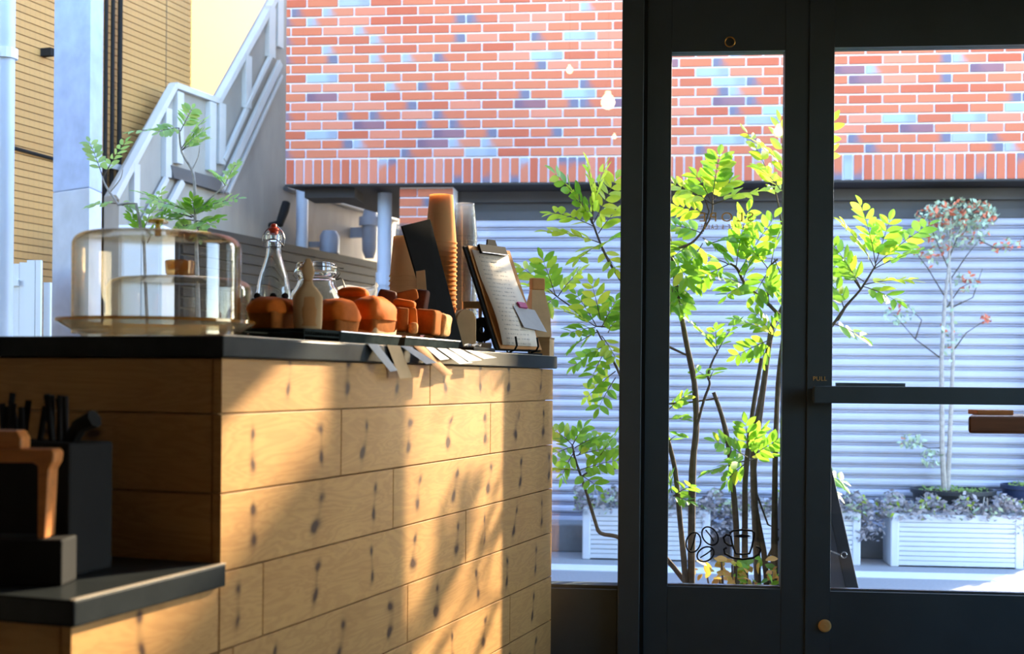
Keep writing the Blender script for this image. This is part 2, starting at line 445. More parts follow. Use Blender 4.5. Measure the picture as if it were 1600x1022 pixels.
# sidelight
w2 = sroot('window_2', WLOC, WROT)
U0, U1, U2, U3 = uw(1002), uw(1045.5), uw(1221), uw(1262)
ZT2, ZB2 = zw(1135, 83), zw(1130, 916.5)
MB().box(U0 + .012, U1, -.03, .035, .001, WTOP).build('stile', M['frame'], w2, bevel=.003)
MB().box(U0, U0 + .012, -.02, .03, .001, WTOP).build('joint_strip', M['frame'], w2)
MB().box(U2, U3 - .008, -.03, .035, .001, WTOP).build('stile', M['frame'], w2, bevel=.003)
MB().box(U1, U2, -.03, .035, ZT2, WTOP).build('top_rail', M['frame'], w2)
MB().box(U1, U2, -.03, .035, .001, ZB2).build('bottom_panel', M['frame'], w2)
MB().box(U1, U2, -.012, .012, ZB2, ZB2 + .008).build('glazing_bead', M['steel'], w2)
MB().box(U1, U2, -.003, .003, ZB2, ZT2).build('pane', M['glass'], w2)
ring = [Vector((uw(1136, -.03) + .018 * math.cos(a), -.034, zw(1136, 66, -.03) + .018 * math.sin(a))) for a in [2 * math.pi * k / 20 for k in range(21)]]
MB().tube(ring, .0025, 6).build('ring_hook', M['brass'], w2)
# door
d1 = sroot('door_1', WLOC, WROT)
DL = uw(1298); ZTD, ZBD = zw(1450, 75.5), zw(1450, 925.5)
MB().box(U3 - .0078, DL, -.035, .03, .004, WTOP - .45).build('stile', M['frame'], d1, bevel=.003)
MB().box(DR - .08, DR, -.035, .03, .004, WTOP - .45).build('stile', M['frame'], d1, bevel=.003)
MB().box(DL, DR - .08, -.035, .03, ZTD, WTOP - .45).build('top_rail', M['frame'], d1)
MB().box(DL, DR - .08, -.035, .03, .004, ZBD).build('bottom_rail', M['frame'], d1)
MB().box(DL, DR - .08, -.012, .012, ZBD, ZBD + .008).build('glazing_bead', M['steel'], d1)
MB().box(DL, DR - .08, -.003, .003, ZBD, ZTD).build('pane', M['glass'], d1)
z0, z1 = zw(1440, 631.5, -.07), zw(1440, 604.5, -.07)
pb = MB().box(uw(1271, -.07), DR - .02, -.09, -.06, z0, z1).build('pull_bar', M['frame'], d1, bevel=.004)
for x in (uw(1271, -.07), DR - .05): MB().box(x, x + .03, -.06, -.034, z0 + .01, z1 - .01).build('bracket', M['frame'], d1)
MB().box(uw(1306, .05), uw(1413, .05), .03, .06, zw(1360, 608, .05), zw(1360, 598.5, .05)).build('outer_pull', M['frame'], d1)
lk = MB().lathe([(0, .0), (.022, .0), (.024, .004), (.018, .009), (.007, .009), (.006, .012), (0, .012)], 24)
o = lk.build('lock_cylinder', M['gold'], d1, True); o.location = (uw(1292, -.04), -.036, zw(1292, 978, -.04)); o.rotation_euler = (R(90), 0, 0)
tp = sroot('trim_2', WLOC, WROT)
MB().box(U3 - .007, DR + .06, -.06, .06, WTOP - .445, WTOP).build('transom', M['frame'], tp)
MB().box(DR + .002, DR + .06, -.06, .06, .001, WTOP - .446).build('door_jamb', M['frame'], tp)

def text_mesh(name, body, size, mirror=False, extrude=.0006, width=None):
    cu = bpy.data.curves.new(name, 'FONT'); cu.body = body; cu.size = size; cu.extrude = extrude; cu.space_character = 1.45 if mirror else 1.1; cu.align_x = 'CENTER'; cu.align_y = 'CENTER'
    to = bpy.data.objects.new(name, cu); COL.objects.link(to)
    bpy.context.view_layer.update()
    me = bpy.data.meshes.new_from_object(to.evaluated_get(bpy.context.evaluated_depsgraph_get()))
    bpy.data.objects.remove(to); bpy.data.curves.remove(cu)
    xs = [v.co.x for v in me.vertices]; k = (width / (max(xs) - min(xs))) if width else 1.0
    for v in me.vertices:
        v.co.x *= k * (-1 if mirror else 1)
    if mirror: me.flip_normals()
    me.name = name; return me
def put_text(name, body, size, px, py, w, mat, label, mirror=False, width=None):
    me = text_mesh(name, body, size, mirror, width=width); me.materials.append(M[mat])
    o = bpy.data.objects.new(name, me); COL.objects.link(o)
    u, z = FW.hit(px, py, w)
    o.location = FW.world(u, w, z)
    o.rotation_euler = (Matrix.Rotation(WROT, 4, 'Z') @ Matrix.Rotation(R(90), 4, 'X')).to_euler()
    return tag(o, label, 'lettering')
pxm = 4.72 / F
put_text('window_lettering', 'SLOPE', 21 * pxm, 1135, 340, -.0042, 'gold', 'large gold shop name lettering, seen in reverse, on the narrow window pane', True, 84 * pxm)
put_text('window_lettering', 'COFFEE & CAKES', 11 * pxm, 1132, 355, -.0042, 'gold', 'small gold line of lettering under the shop name on the narrow pane', True, 74 * pxm)
put_text('door_lettering', 'PULL', 9.5 * pxm, 1281, 592, -.0362, 'gold', 'small gold word PULL on the black door stile above the bar', False, 21 * pxm)

# drawn marks on the sidelight glass
def stroke(mb, pts, r): mb.tube([Vector((FW.hit(x, y, -.005)[0], -.005, FW.hit(x, y, -.005)[1])) for x, y in pts], r, 6)
def glass_mark(name, label, cat, build):
    t = thing(name, label, cat, WLOC, WROT); build(t); return t
def bean(cx, cy, a, b, tilt, l0, l1):
    def f(t):
        mb = MB()
        stroke(mb, [(cx + a * math.cos(q) * math.cos(tilt) - b * math.sin(q) * math.sin(tilt), cy + a * math.cos(q) * math.sin(tilt) + b * math.sin(q) * math.cos(tilt)) for q in [2 * math.pi * k / 28 for k in range(29)]], .0032)
        mb.build('outline', M['black'], t, True)
        m2 = MB(); stroke(m2, [l0, ((l0[0] + l1[0]) / 2 + 1, (l0[1] + l1[1]) / 2), l1], .0028); m2.build('crease', M['black'], t, True)
    return f
glass_mark('bean_decal', 'black outlined coffee bean on the glass, upright, at the outer side of the trio', 'decal', bean(1083.4, 847.6, 15.6, 11.2, R(-76), (1087, 834), (1079, 860)))
glass_mark('bean_decal', 'black outlined coffee bean on the glass, topmost of the trio beside the cup', 'decal', bean(1109.4, 837.6, 15.5, 11.2, R(55), (1102.5, 828), (1115, 846)))
glass_mark('bean_decal', 'black outlined coffee bean on the glass, lowest of the trio', 'decal', bean(1102.4, 866, 14, 10.5, R(-32), (1094, 871.5), (1112.5, 859)))
def cup_mark(t):
    mb = MB(); q5 = lambda L: [(1040 + x / 5, 780 + y / 5) for x, y in L]
    stroke(mb, q5([(510, 275), (503, 262), (530, 246), (600, 240), (670, 246), (694, 262), (690, 290), (675, 370), (655, 425), (600, 432), (548, 426), (525, 370), (508, 285)]), .0040); mb.build('cup_outline', M['black'], t, True)
    m2 = MB(); stroke(m2, q5([(505, 285), (475, 278), (453, 300), (462, 335), (490, 358), (518, 366)]), .0044); m2.build('cup_handle', M['black'], t, True)
    m3 = MB(); stroke(m3, q5([(478, 378), (456, 392), (462, 425), (520, 457), (600, 470), (680, 460), (732, 428), (742, 395), (725, 376), (705, 372)]), .0042); m3.build('saucer_outline', M['black'], t, True)
    pts = q5([(524, 290), (560, 278), (600, 274), (640, 278), (672, 290), (640, 297), (600, 301), (560, 298)])
    m4 = MB().prism([Vector((FW.hit(x, y, -.005)[0], -.006, FW.hit(x, y, -.005)[1])) for x, y in pts], (0, .0025, 0)); m4.build('coffee_surface', M['black'], t)
glass_mark('cup_decal', 'black line drawing of a coffee cup on a saucer on the glass', 'decal', cup_mark)

# ------------------------------------------------------------------ street, brick building
struct(MB().box(-14, 22, FW.o.y + .32, 30, GZ - .1, GZ).build('ground', M['asphalt']))
sw = MB().prism([tuple(FW.world(-4.2, .07, GZ - .1)), tuple(FW.world(6, .07, GZ - .1)), (6.3, FW.o.y + .32, GZ - .1), (-4.2, FW.o.y + .32, GZ - .1)], (0, 0, .1))
struct(sw.build('ground_strip', M['concrete']))
rl = sroot('trim_3', FB.world(0, 0, GZ), FB.ang); MB().box(-3, 8, -.86, -.60, 0, .004).build('road_line', M['roadline'], rl)

BL, BEND = 0.0, 5.5
Z0 = zb(750, 286)                                    # underside of the brick front
bb = thing('brick_building', 'orange brick building across the street, upper storey over the shutter', 'building', FB.world(0, 0, 0), FB.ang)
dl = Vector((FB.u.dot(FC.u), FB.w.dot(FC.u), 0)); dl = dl / dl.y      # slope of the side lane in building coordinates
DEP = 4.0
up = MB().prism([(0, .012, Z0), (BEND, .012, Z0), (BEND, DEP, Z0), (dl.x * DEP, DEP, Z0)], (0, 0, 4.2 - 0.2))
up.build('mortar_wall', M['mortar'], bb)
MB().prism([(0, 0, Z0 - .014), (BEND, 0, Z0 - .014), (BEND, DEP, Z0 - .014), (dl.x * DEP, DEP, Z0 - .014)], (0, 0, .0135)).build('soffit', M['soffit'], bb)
ZTOPB = Z0 + 4.0
def brick_meshes(nm, lx, lz):
    out = []
    for m in BR:
        b = MB().box(-lx / 2, lx / 2, -.001, .014, -lz / 2, lz / 2)
        me = b.mesh(nm, m); out.append(me)
    return out
bmeshes = brick_meshes('brick', .2235, .0555)
smeshes = []
for m in BR:                                         # soldier bricks: same brick stood upright
    me = MB().box(-.088, .088, -.001, .014, -.0275, .0275).mesh('soldier_brick', m); smeshes.append(me)
SOLH = .187; rest = MB(); nb = 0; cand = []
def pick(): return rnd.choices(range(8), BRW)[0]
u = .0348; 
while u < BEND:
    inst('soldier_brick', smeshes[pick()], bb, mat=Matrix.Translation((u, 0, Z0 + .002 + .09)) @ Matrix.Rotation(R(90 if rnd.random() < .5 else -90), 4, 'Y'))
    u += .0695
row = 0; z = Z0 + SOLH + .0365
while z < ZTOPB - .05:
    u = .113 + (.1185 if row % 2 else 0) - .08
    if u - .11175 > .02: cand.append((0, z, 0.0, u - .11175 - .0135))
    while u < BEND + .1:
        a0, a1 = max(.0, u - .11175), min(BEND, u + .11175)
        if a1 - a0 > .015: cand.append((u, z, a0, a1))
        u += .237
    row += 1; z += .0695
def px_of(p):
    kx = p.x / p.y; kz = (p.z - H) / p.y
    return 800 + F * kx, HOR - F * kz
for (u, z, a0, a1) in cand:
    X, Y = px_of(FB.world(u, 0, z))
    vis = 430 < X < 1640 and -12 < Y < 300 and not (985 < X < 1030 or 1238 < X < 1286) and not (X > 960 and Y < 72)
    full = (a1 - a0) > .2
    if vis and full and nb < 300:
        inst('brick', bmeshes[pick()], bb, (u, 0, z)); nb += 1
    elif vis and not full and nb < 300:
        me = MB().box(-(a1 - a0) / 2, (a1 - a0) / 2, -.001, .014, -.02775, .02775).mesh('brick', BR[rnd.choice([0, 1, 4])])
        inst('brick', me, bb, ((a0 + a1) / 2, 0, z)); nb += 1
    else: rest.box(a0, a1, -.001, .014, z - .02775, z + .02775, pick())
o = rest.build('distant_bricks', BR, bb); o['kind'] = 'stuff'
# soffit box and lower storey
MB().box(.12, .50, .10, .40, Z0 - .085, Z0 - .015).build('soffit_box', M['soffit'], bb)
P0, P1 = ub(622, .06), ub(705, .06)
pier = MB().prism([(P0, .072, GZ), (P1, .072, GZ), (P1, .5, GZ), (P0 + dl.x * DEP, DEP, GZ), (P0 + dl.x * .5, .5, GZ)], (0, 0, Z0 - .016 - GZ))
pier.build('pier_core', M['mortar'], bb)
z = GZ + .04; row = 0
hw = (P1 - P0 - .01) / 2
for row in range(40):
    if z > Z0 - .03: break
    split = P0 + (P1 - P0) * (.33 if row % 2 else .68)
    for a0, a1 in ((P0, split - .005), (split + .005, P1)):
        me = MB().box(-(a1 - a0) / 2, (a1 - a0) / 2, -.001, .014, -.02775, .02775).mesh('pier_brick', BR[rnd.choice([0, 0, 1, 2, 3])])
        inst('pier_brick', me, bb, ((a0 + a1) / 2, .06, z))
    z += .0695
MB().box(P1, BEND, .52, 1.2, GZ, Z0 - .016).build('ground_floor_wall', M['lintel'], bb)
MB().box(BEND - .05, BEND, .06, .52, GZ, Z0 - .016).build('end_pier', M['mortar'], bb)
STZ = .15
st = MB().box(P1, BEND, .03, .519, GZ, STZ).build('step', M['concrete'], bb, bevel=.01)

# roller shutter, each slat its own piece
sh = thing('roller_shutter', 'closed white roller shutter across the street under the bricks', 'shutter', FB.world(0, 0, STZ), FB.ang)
SW = .34
ZS1 = zb(1450, 340, SW) - STZ
pitch = .079
x0, x1 = P1 + .02, BEND - .072
prof = [(.024, 0), (.024, .009), (.008, .010), (.004, .014), (.008, .018), (.024, .019), (.024, .028), (-.006, .029), (-.013, .042), (-.013, .062), (-.006, .077), (.004, .079), (.03, .079), (.03, 0)]
slm = MB().prism([(x0, SW + a, b) for a, b in prof], (x1 - x0, 0, 0)).mesh('slat', M['slat'])
nsl = int(ZS1 / pitch)
for k in range(nsl): inst('slat', slm, sh, (0, 0, .03 + k * pitch))
MB().box(x0, x1, SW - .01, SW + .03, 0, .03).build('bottom_bar', M['slat'], sh)
MB().box(x0 - .02, x0, SW - .03, SW + .05, 0, Z0 - STZ - .02).build('guide_rail', M['lintel'], sh)
MB().box(x1, x1 + .02, SW - .03, SW + .05, 0, Z0 - STZ - .02).build('guide_rail', M['lintel'], sh)
zt = .03 + nsl * pitch
hh = Z0 - STZ - .018 - zt
MB().box(x0, x1, SW - .02, SW + .06, zt, zt + hh * .3).build('housing_band', M['lintel'], sh)
MB().box(x0, x1, SW + .01, SW + .07, zt + hh * .3, zt + hh * .62).build('housing_band', M['lintel'], sh)
MB().box(x0, x1, SW - .04, SW + .08, zt + hh * .62, zt + hh).build('housing_band', M['lintel'], sh)

# ------------------------------------------------------------------ planters and pots over the street
def leaf_cloud(mb, box, n, size, seed, mi=lambda r: 0):
    r = random.Random(seed)
    for _ in range(n):
        c = Vector((r.uniform(*box[0]), r.uniform(*box[1]), 0)); 
        c.z = box[2][0] + (box[2][1] - box[2][0]) * r.random() * (0.5 + 0.5 * math.sin(c.x * 13 + seed) ** 2)
        a = Vector((r.gauss(0, 1), r.gauss(0, 1), r.gauss(0, .6))).normalized(); b = a.cross(Vector((r.gauss(0, 1), r.gauss(0, 1), r.gauss(0, 1)))).normalized()
        s = size * r.uniform(.6, 1.3)
        mb.add([c - a * s, c + b * s * .5 , c + a * s, c - b * s * .5], [(0, 1, 2, 3)], mi(r))
PL = [(912, 1112, 'white slatted planter box of dry grey shrubs, nearest the wooden bar'), (1147, 1347, 'white slatted planter box of dry grey shrubs, the middle one of three'), (1394, 1602, 'white slatted planter box of dry shrubs in front of the potted tree')]
for i, (xa, xb, lab) in enumerate(PL):
    a, b = ub(xa, -.33), ub(xb, -.33)
    L = b - a; hgt = .36; dp = .29
    t = thing('planter_box', lab, 'planter', FB.world((a + b) / 2, -.33 + dp / 2, GZ), FB.ang, 'white planters along the shutter')
    MB().box(-L / 2 + .03, L / 2 - .03, -dp / 2 + .022, dp / 2 - .02, .02, hgt - .05).build('body', M['planter'], t)
    for sx in (-1, 1):
        MB().box(min(sx * L / 2, sx * (L / 2 - .055)), max(sx * L / 2, sx * (L / 2 - .055)), -dp / 2, dp / 2, 0.0, hgt).build('corner_post', M['planter'], t, bevel=.008)
    MB().box(-L / 2 + .055, L / 2 - .055, -dp / 2 + .004, dp / 2 - .004, hgt - .055, hgt - .004).build('rim', M['planter'], t)
    MB().box(-L / 2 + .055, L / 2 - .055, -dp / 2 + .004, -dp / 2 + .03, .012, .042).build('bottom_rail', M['planter'], t)
    sm = MB().box(-L / 2 + .055, L / 2 - .055, -dp / 2 + .006, -dp / 2 + .024, 0, .026).mesh('slat', M['planter'])
    for k in range(8): inst('slat', sm, t, (0, 0, .046 + k * .0325))
    MB().box(-L / 2 + .04, L / 2 - .04, -dp / 2 + .03, dp / 2 - .03, hgt - .05, hgt - .03).build('soil', M['soil'], t)
    s = thing('dry_shrub', ['grey violet dry shrub growing in the planter nearest the bar', 'grey violet dry shrub growing in the middle planter', 'grey violet dry shrub with yellow flecks in the planter by the potted tree'][i], 'shrub', FB.world((a + b) / 2, -.33 + dp / 2, GZ + hgt - .03), FB.ang)
    mb = MB(); leaf_cloud(mb, ((-L / 2 - .06, L / 2 + .08), (-dp / 2 - .03, dp / 2), (-.01, .17)), 1700, .024, 11 + i, lambda r: r.choices((0, 1, 2), (80, 12, 6))[0])
    leaf_cloud(mb, ((L / 2 - .06, L / 2 + .16), (-dp / 2 - .02, dp / 2), (-.16, .12)), 260, .022, 31 + i, lambda r: 0)
    o = mb.build('foliage', [M['leafgrey'], M['leafsage'], M['leafy']], s); o['kind'] = 'stuff'
    tw = MB()
    for k in range(26):
        xx = rnd.uniform(-L / 2 + .05, L / 2 - .05); tw.tube([(xx, rnd.uniform(-.1, .1), 0), (xx + rnd.uniform(-.05, .05), rnd.uniform(-.12, .1), rnd.uniform(.06, .16))], .004, 5)
    o = tw.build('twigs', M['palebark'], s)

def pot(name, label, x, y, D, rw, zbase, mat, oval=1.0):
    p = at(x, y, D); t = thing(name, label, 'plant pot', (p.x, p.y, zbase))
    h = p.z - zbase
    MB().lathe([(0, 0), (rw * .78, 0), (rw * .95, h - .03), (rw, h - .028), (rw, h), (rw * .93, h), (rw * .90, h - .03), (0, h - .03)], 40).build('body', mat, t, True)
    MB().lathe([(0, 0), (rw * .90, 0), (rw * .6, .015), (0, .022)], 30).build('soil', M['soil'], t, True, loc=(0, 0, h - .03))
    mb = MB(); leaf_cloud(mb, ((-rw * .7, rw * .7), (-rw * .5, rw * .5), (h - .02, h + .025)), 200, .014, 77)
    o = mb.build('moss', M['leafdim'], t); o['kind'] = 'stuff'
    return t, p
pt, pp = pot('plant_pot', 'wide black plant pot holding the red-leaved tree', 1489, 764, 9.05, .29, STZ, M['pot'])
pot('plant_pot', 'navy blue plant pot at the far edge of the shutter', 1608, 757, 9.0, .19, STZ, M['bluepot'])
# red-leaved tree
TD = 9.05
rt = thing('potted_tree', 'slim pale tree with coral and sage leaves in the black pot', 'tree', (at(1478, 764, TD).x, TD, pp.z - .02))
def W2L(root, pts): return [Vector(p) - Vector(root.location) for p in pts]
def stems(root, name, mat, lst, n=8):
    for pts, D, r0, r1 in lst:
        P = [at(x, y, D + dd) for (x, y, *dd_) in pts for dd in [dd_[0] if dd_ else 0.0]]
        m = len(P); rs = [r0 + (r1 - r0) * i / (m - 1) for i in range(m)]
        MB().tube(W2L(root, P), rs, n).build(name, mat, root, True)
stems(rt, 'trunk', M['palebark'], [([(1476, 772), (1472, 700), (1471, 560), (1476, 470), (1482, 420), (1486, 340)], TD, .022, .008), ([(1480, 772), (1484, 690), (1489, 560), (1487, 470), (1483, 410)], TD, .02, .008)])
tw = [[(1480, 470), (1450, 420), (1420, 380)], [(1483, 440), (1510, 400), (1530, 375)], [(1480, 480), (1500, 450), (1520, 440)], [(1470, 560), (1430, 530), (1400, 495)], [(1488, 550), (1510, 520), (1540, 500)],
      [(1482, 420), (1460, 370), (1450, 340)], [(1484, 400), (1500, 360), (1520, 340)], [(1530, 375), (1560, 390), (1585, 380)], [(1472, 700), (1450, 700), (1425, 690)], [(1488, 480), (1520, 465), (1535, 420)], [(1430, 530), (1440, 500), (1420, 480)]]
mb = MB()
for b in tw: mb.tube(W2L(rt, [at(x, y, TD) for x, y in b]), [.006, .004, .002], 5)
mb.build('branches', M['bark'], rt, True)
mg, mr_ = MB(), MB()
rr = random.Random(3)
def clump(cx, cy, rx, ry, n, pr, D, size):
    for _ in range(n):
        a = rr.uniform(0, 6.28); q = math.sqrt(rr.random())
        c = at(cx + rx * q * math.cos(a), cy + ry * q * math.sin(a), D + rr.uniform(-.2, .2)) - Vector(rt.location)
        A = Vector((rr.gauss(0, 1), rr.gauss(0, 1), rr.gauss(0, 1))).normalized(); B = A.cross(Vector((rr.gauss(0, 1), rr.gauss(0, 1), 1))).normalized()
        s = size * rr.uniform(.7, 1.3)
        (mr_ if rr.random() < pr else mg).add([c - A * s, c + B * s * .55, c + A * s, c - B * s * .55], [(0, 1, 2, 3)])
for a in [(1500, 330, 48, 18, 190, .25), (1470, 340, 36, 16, 120, .35), (1530, 335, 26, 18, 110, .35), (1495, 365, 45, 22, 150, .2), (1580, 381, 14, 9, 18, .8), (1562, 388, 12, 6, 12, .6), (1450, 396, 20, 6, 20, .5), (1512, 440, 18, 14, 40, .4), (1540, 500, 8, 6, 12, .6), (1405, 490, 22, 14, 34, .25), (1425, 690, 18, 10, 40, .05), (1455, 715, 16, 12, 40, .05), (1485, 520, 14, 40, 26, .3), (1460, 385, 30, 30, 40, .3)]:
    clump(a[0], a[1], a[2] * 1.15, a[3] * 1.15, int(a[4] * 1.5), a[5], TD, .021)
o = mg.build('sage_foliage', M['leafsage'], rt); o['kind'] = 'stuff'
o = mr_.build('coral_foliage', M['leafred'], rt); o['kind'] = 'stuff'

# ------------------------------------------------------------------ the lane at the far side: tiled wall, stairs, fence
FT = Frame(at(18, HOR, 8.0).x, 8.0, R(70.4))
tb = thing('tiled_building', 'tan tiled building wall with black cables beyond the steel column', 'building', FT.world(0, 0, 0), FT.ang)
TU1 = FT.hit(297, 300)[0]
MB().box(-2.4, TU1, .012, 2.0, GZ, 5.4).build('wall_core', M['tilejoint'], tb)
tcm = MB().box(-2.4, TU1, 0, .016, 0, .041).mesh('tile_course', M['tile'])
for k in range(int(5.4 / .047)): inst('tile_course', tcm, tb, (0, 0, GZ + .01 + k * .047))
MB().box(TU1 - .33, TU1 - .322, -.003, .0, GZ, 5.4).build('movement_joint', M['tilejoint'], tb)
p = [FT.hit(18, 231), FT.hit(80, 248)]
mb = MB().tube([(p[0][0] - 1, -.012, p[0][1]), (p[0][0], -.012, p[0][1]), (p[1][0], -.012, p[1][1]), (p[1][0] + .3, -.012, p[1][1])], .012, 6).build('black_cable', M['black'], tb, True)
for x, rr_ in ((164.5, .014), (175, .014), (186.5, .017)):
    uu = FT.hit(x, 200, -.04)[0]
    MB().tube([(uu, -.04, GZ), (uu, -.04, 5.3)], rr_, 10).build('conduit', M['black'], tb, True)
ua, za = FT.hit(158, 255, -.06); ubb, _ = FT.hit(193, 255, -.06)
MB().box(ua - .02, ubb, -.075, -.066, za - .02, za + .02).build('conduit_strap', M['rail'], tb)
MB().box(FT.hit(73, 87, -.05)[0], FT.hit(80, 87, -.05)[0], -.08, 0, FT.hit(76, 92)[1], FT.hit(76, 80)[1]).build('wall_fitting', M['black'], tb)

FY = Frame(at(286, HOR, 13.0).x, 13.0, R(70.4))
yb = thing('yellow_building', 'sunlit cream yellow building behind the staircase', 'building', FY.world(0, 0, 0), FY.ang)
MB().box(-.2, 6, 0, 2.0, GZ, 7.5).build('wall', M['yellow'], yb)
MB().box(-.2, 6, -.05, 2.0, 7.5, 7.7).build('parapet', M['rail'], yb)

FQ = Frame(at(185, HOR, 8.6).x, 8.6, R(70.4))
nbx = thing('shade_building', 'plain building added past the brick one, outside the view, to shade the lower bar', 'building', (4.85, 8.9, 0))  # unseen building added so its roof line cuts the sun off the lower bar
MB().prism([(0, 0, GZ), (9, 0, GZ), (9, 5, GZ), (5.3, 5, GZ)], (0, 0, 4.60)).build('wall', M['wall'], nbx)
MB().prism([(-.01, -.04, 4.552), (9, -.04, 4.552), (9, 5, 4.552), (5.25, 5, 4.552)], (0, 0, .12)).build('coping', M['concrete'], nbx)
for k in range(3):
    f_ = MB().box(1 + k * 2.4, 2.4 + k * 2.4, -.03, .0, 1.0, 2.4).build('window_frame', M['frame'], nbx)
    MB().box(1.06 + k * 2.4, 2.34 + k * 2.4, -.036, -.031, 1.06, 2.34).build('pane', M['pipe'], f_)
q = lambda x, y, w=0.0: Vector((FQ.hit(x, y, w)[0], w, FQ.hit(x, y, w)[1]))
sr = thing('outdoor_staircase', 'grey outdoor staircase with solid panelled sides and pale handrail', 'staircase', FQ.world(0, 0, 0), FQ.ang)
edge = [(186, 306), (280, 138), (345, 163), (434, 0), (470, -66)]
pl = [q(*e, .03) for e in edge]
far = Vector((q(640, 300, .03).x + .8, .03, pl[-1].z))
poly = [Vector((pl[0].x, .03, GZ))] + pl + [far, Vector((far.x, .03, GZ))]
MB().prism(poly, (0, .12, 0)).build('stair_wall', M['stair'], sr)
hr = [(184, 308), (277, 133), (345, 158), (436, -6), (474, -74)]
for a, b, nm in zip(hr[:-1], hr[1:], range(4)):
    A, B = q(*a, -.01), q(*b, -.01)
    n2 = Vector((-(B - A).z, 0, (B - A).x)).normalized() * .021
    MB().prism([A - n2, B - n2, B + n2, A + n2], (0, .06, 0)).build('handrail', M['rail'], sr)
for x, ya, yb_, wd in ((213, 255, 360, 8), (263, 168, 278, 8), (281, 142, 257, 9), (332, 158, 268, 9), (347, 160, 258, 9), (388, 85, 170, 8), (425, 8, 92, 9), (438, -20, 76, 8)):
    A, B = q(x - wd / 2, ya, -.005), q(x + wd / 2, yb_, -.005)
    MB().box(A.x, B.x, -.012, .03, B.z, A.z).build('rail_post', M['rail'], sr)
for a, b, wd in (((263, 278), (222, 356), .03), ((388, 170), (352, 250), .03), ((426, 86), (386, 170), .025), ((287, 283), (255, 345), .045), ((440, 98), (347, 298), .05), ((442, 118), (358, 302), .02)):
    A, B = q(*a, -.02), q(*b, -.02)
    n2 = Vector((-(B - A).z, 0, (B - A).x)).normalized() * wd * .6
    MB().prism([A - n2, B - n2, B + n2, A + n2], (0, .03, 0)).build('stringer', M['rail'], sr)
A, B = q(268, 258, -.02), q(352, 296, -.02)
MB().prism([q(268, 258, -.02), q(345, 280, -.02), q(352, 302, -.02), q(272, 278, -.02)], (0, .05, 0)).build('landing_slab', M['lintel'], sr)

# fence of dark slats below the stair wall
fe = thing('slatted_fence', 'dark horizontal slatted fence below the grey stair wall', 'fence', FQ.world(0, -.28, 0), FQ.ang)
f0, f1 = FQ.hit(285, 350, -.28), FQ.hit(600, 411, -.28)
ztop = (f0[1] + f1[1]) / 2
sm = MB().box(f0[0], f1[0] + .3, -.012, .012, -.03, .03).mesh('slat', M['darkslat'])
z = ztop - .03
while z > GZ + .1: inst('slat', sm, fe, (0, 0, z)); z -= .074
MB().box(f0[0], f1[0] + .3, .02, .028, GZ, ztop - .03).build('backing', M['lintel'], fe)
for k in range(4):
    uu = f0[0] + (f1[0] + .2 - f0[0]) * k / 3
    MB().box(uu, uu + .06, .03, .06, GZ, ztop - .01).build('fence_post', M['darkslat'], fe)
# pipes and meters on the lane wall
def wall_pipe(x, r, ya, lab, mat):
    uu, zz = FQ.hit(x, ya, -.09)
    t = thing('drain_pipe', lab, 'pipe', FQ.world(uu, -.09, GZ), FQ.ang)
    MB().tube([(0, 0, 0), (0, 0, Z0 + 1.2 - GZ)], r, 14).build('pipe', mat, t, True)
    for zc in (.9, 2.1): MB().lathe([(r + .001, 0), (r + .012, 0), (r + .012, .06), (r + .001, .06), (r + .001, 0)], 14, (0, 0, zc)).build('pipe_collar', mat, t)
    MB().box(-.015, .015, 0, .118, 1.4, 1.44).build('wall_clip', M['greypipe'], t)
wall_pipe(472, .05, 340, 'pale grey drain pipe on the lane wall behind the corner of the bricks', M['pipe'])
pc = FB.local(at(601, 350, 9.75))
t = thing('drain_pipe', 'thick white drain pipe standing beside the brick pier', 'pipe', FB.world(pc.x, pc.y, GZ), FB.ang)
MB().tube([(0, 0, 0), (0, 0, Z0 - GZ - .016)], .055, 16).build('pipe', M['pipe'], t, True)
MB().lathe([(.056, 0), (.066, 0), (.066, .1), (.056, .1), (.056, 0)], 16, (0, 0, 1.95)).build('pipe_collar', M['pipe'], t)
def meter(x, ya, yb_, lab, r, cat, D):
    uu, z1_ = FQ.hit(x, ya, -.16); _, z0_ = FQ.hit(x, yb_, -.16)
    t = thing('gas_meter', lab, cat, FQ.world(uu, -.16, z0_), FQ.ang)
    h = z1_ - z0_
    MB().lathe([(0, 0), (r * .6, 0), (r, h * .15), (r, h * .8), (r * .7, h), (0, h)], 18).build('body', M['greypipe'], t, True)
    MB().box(-.02, .02, r * .5, .19, h * .4, h * .6).build('wall_bracket', M['greypipe'], t)
    return t, h
meter(515, 361, 402, 'rounded blue grey meter on the lane wall above the fence', .085, 'meter', 0)
t, h = meter(578, 322, 404, 'tall blue grey gas regulator on the lane wall near the white pipe', .07, 'regulator', 0)
MB().lathe([(0, 0), (.1, 0), (.1, .08), (0, .08)], 16, (0, 0, h * .62)).build('flange', M['greypipe'], t, True)
a, b = q(446, 294, .005), q(620, 344, .005)
tag(MB().tube([FQ.world(*a), FQ.world(*((a + b) / 2)), FQ.world(*b)], .022, 8).build('conduit', M['lintel'], None, True), 'dark conduit running level along the lane wall under the brick overhang', 'conduit')
a = q(437, 338, -.06)
t = thing('wall_lamp', 'small dark tube lamp on an arm on the stair wall above the bottle', 'lamp', FQ.world(a.x, .03, a.z - .08), FQ.ang)
MB().tube([(0, 0, 0), (0, -.09, .02), (.06, -.1, .14), (.09, -.1, .2)], [.03, .035, .04, .035], 10).build('head', M['black'], t, True)

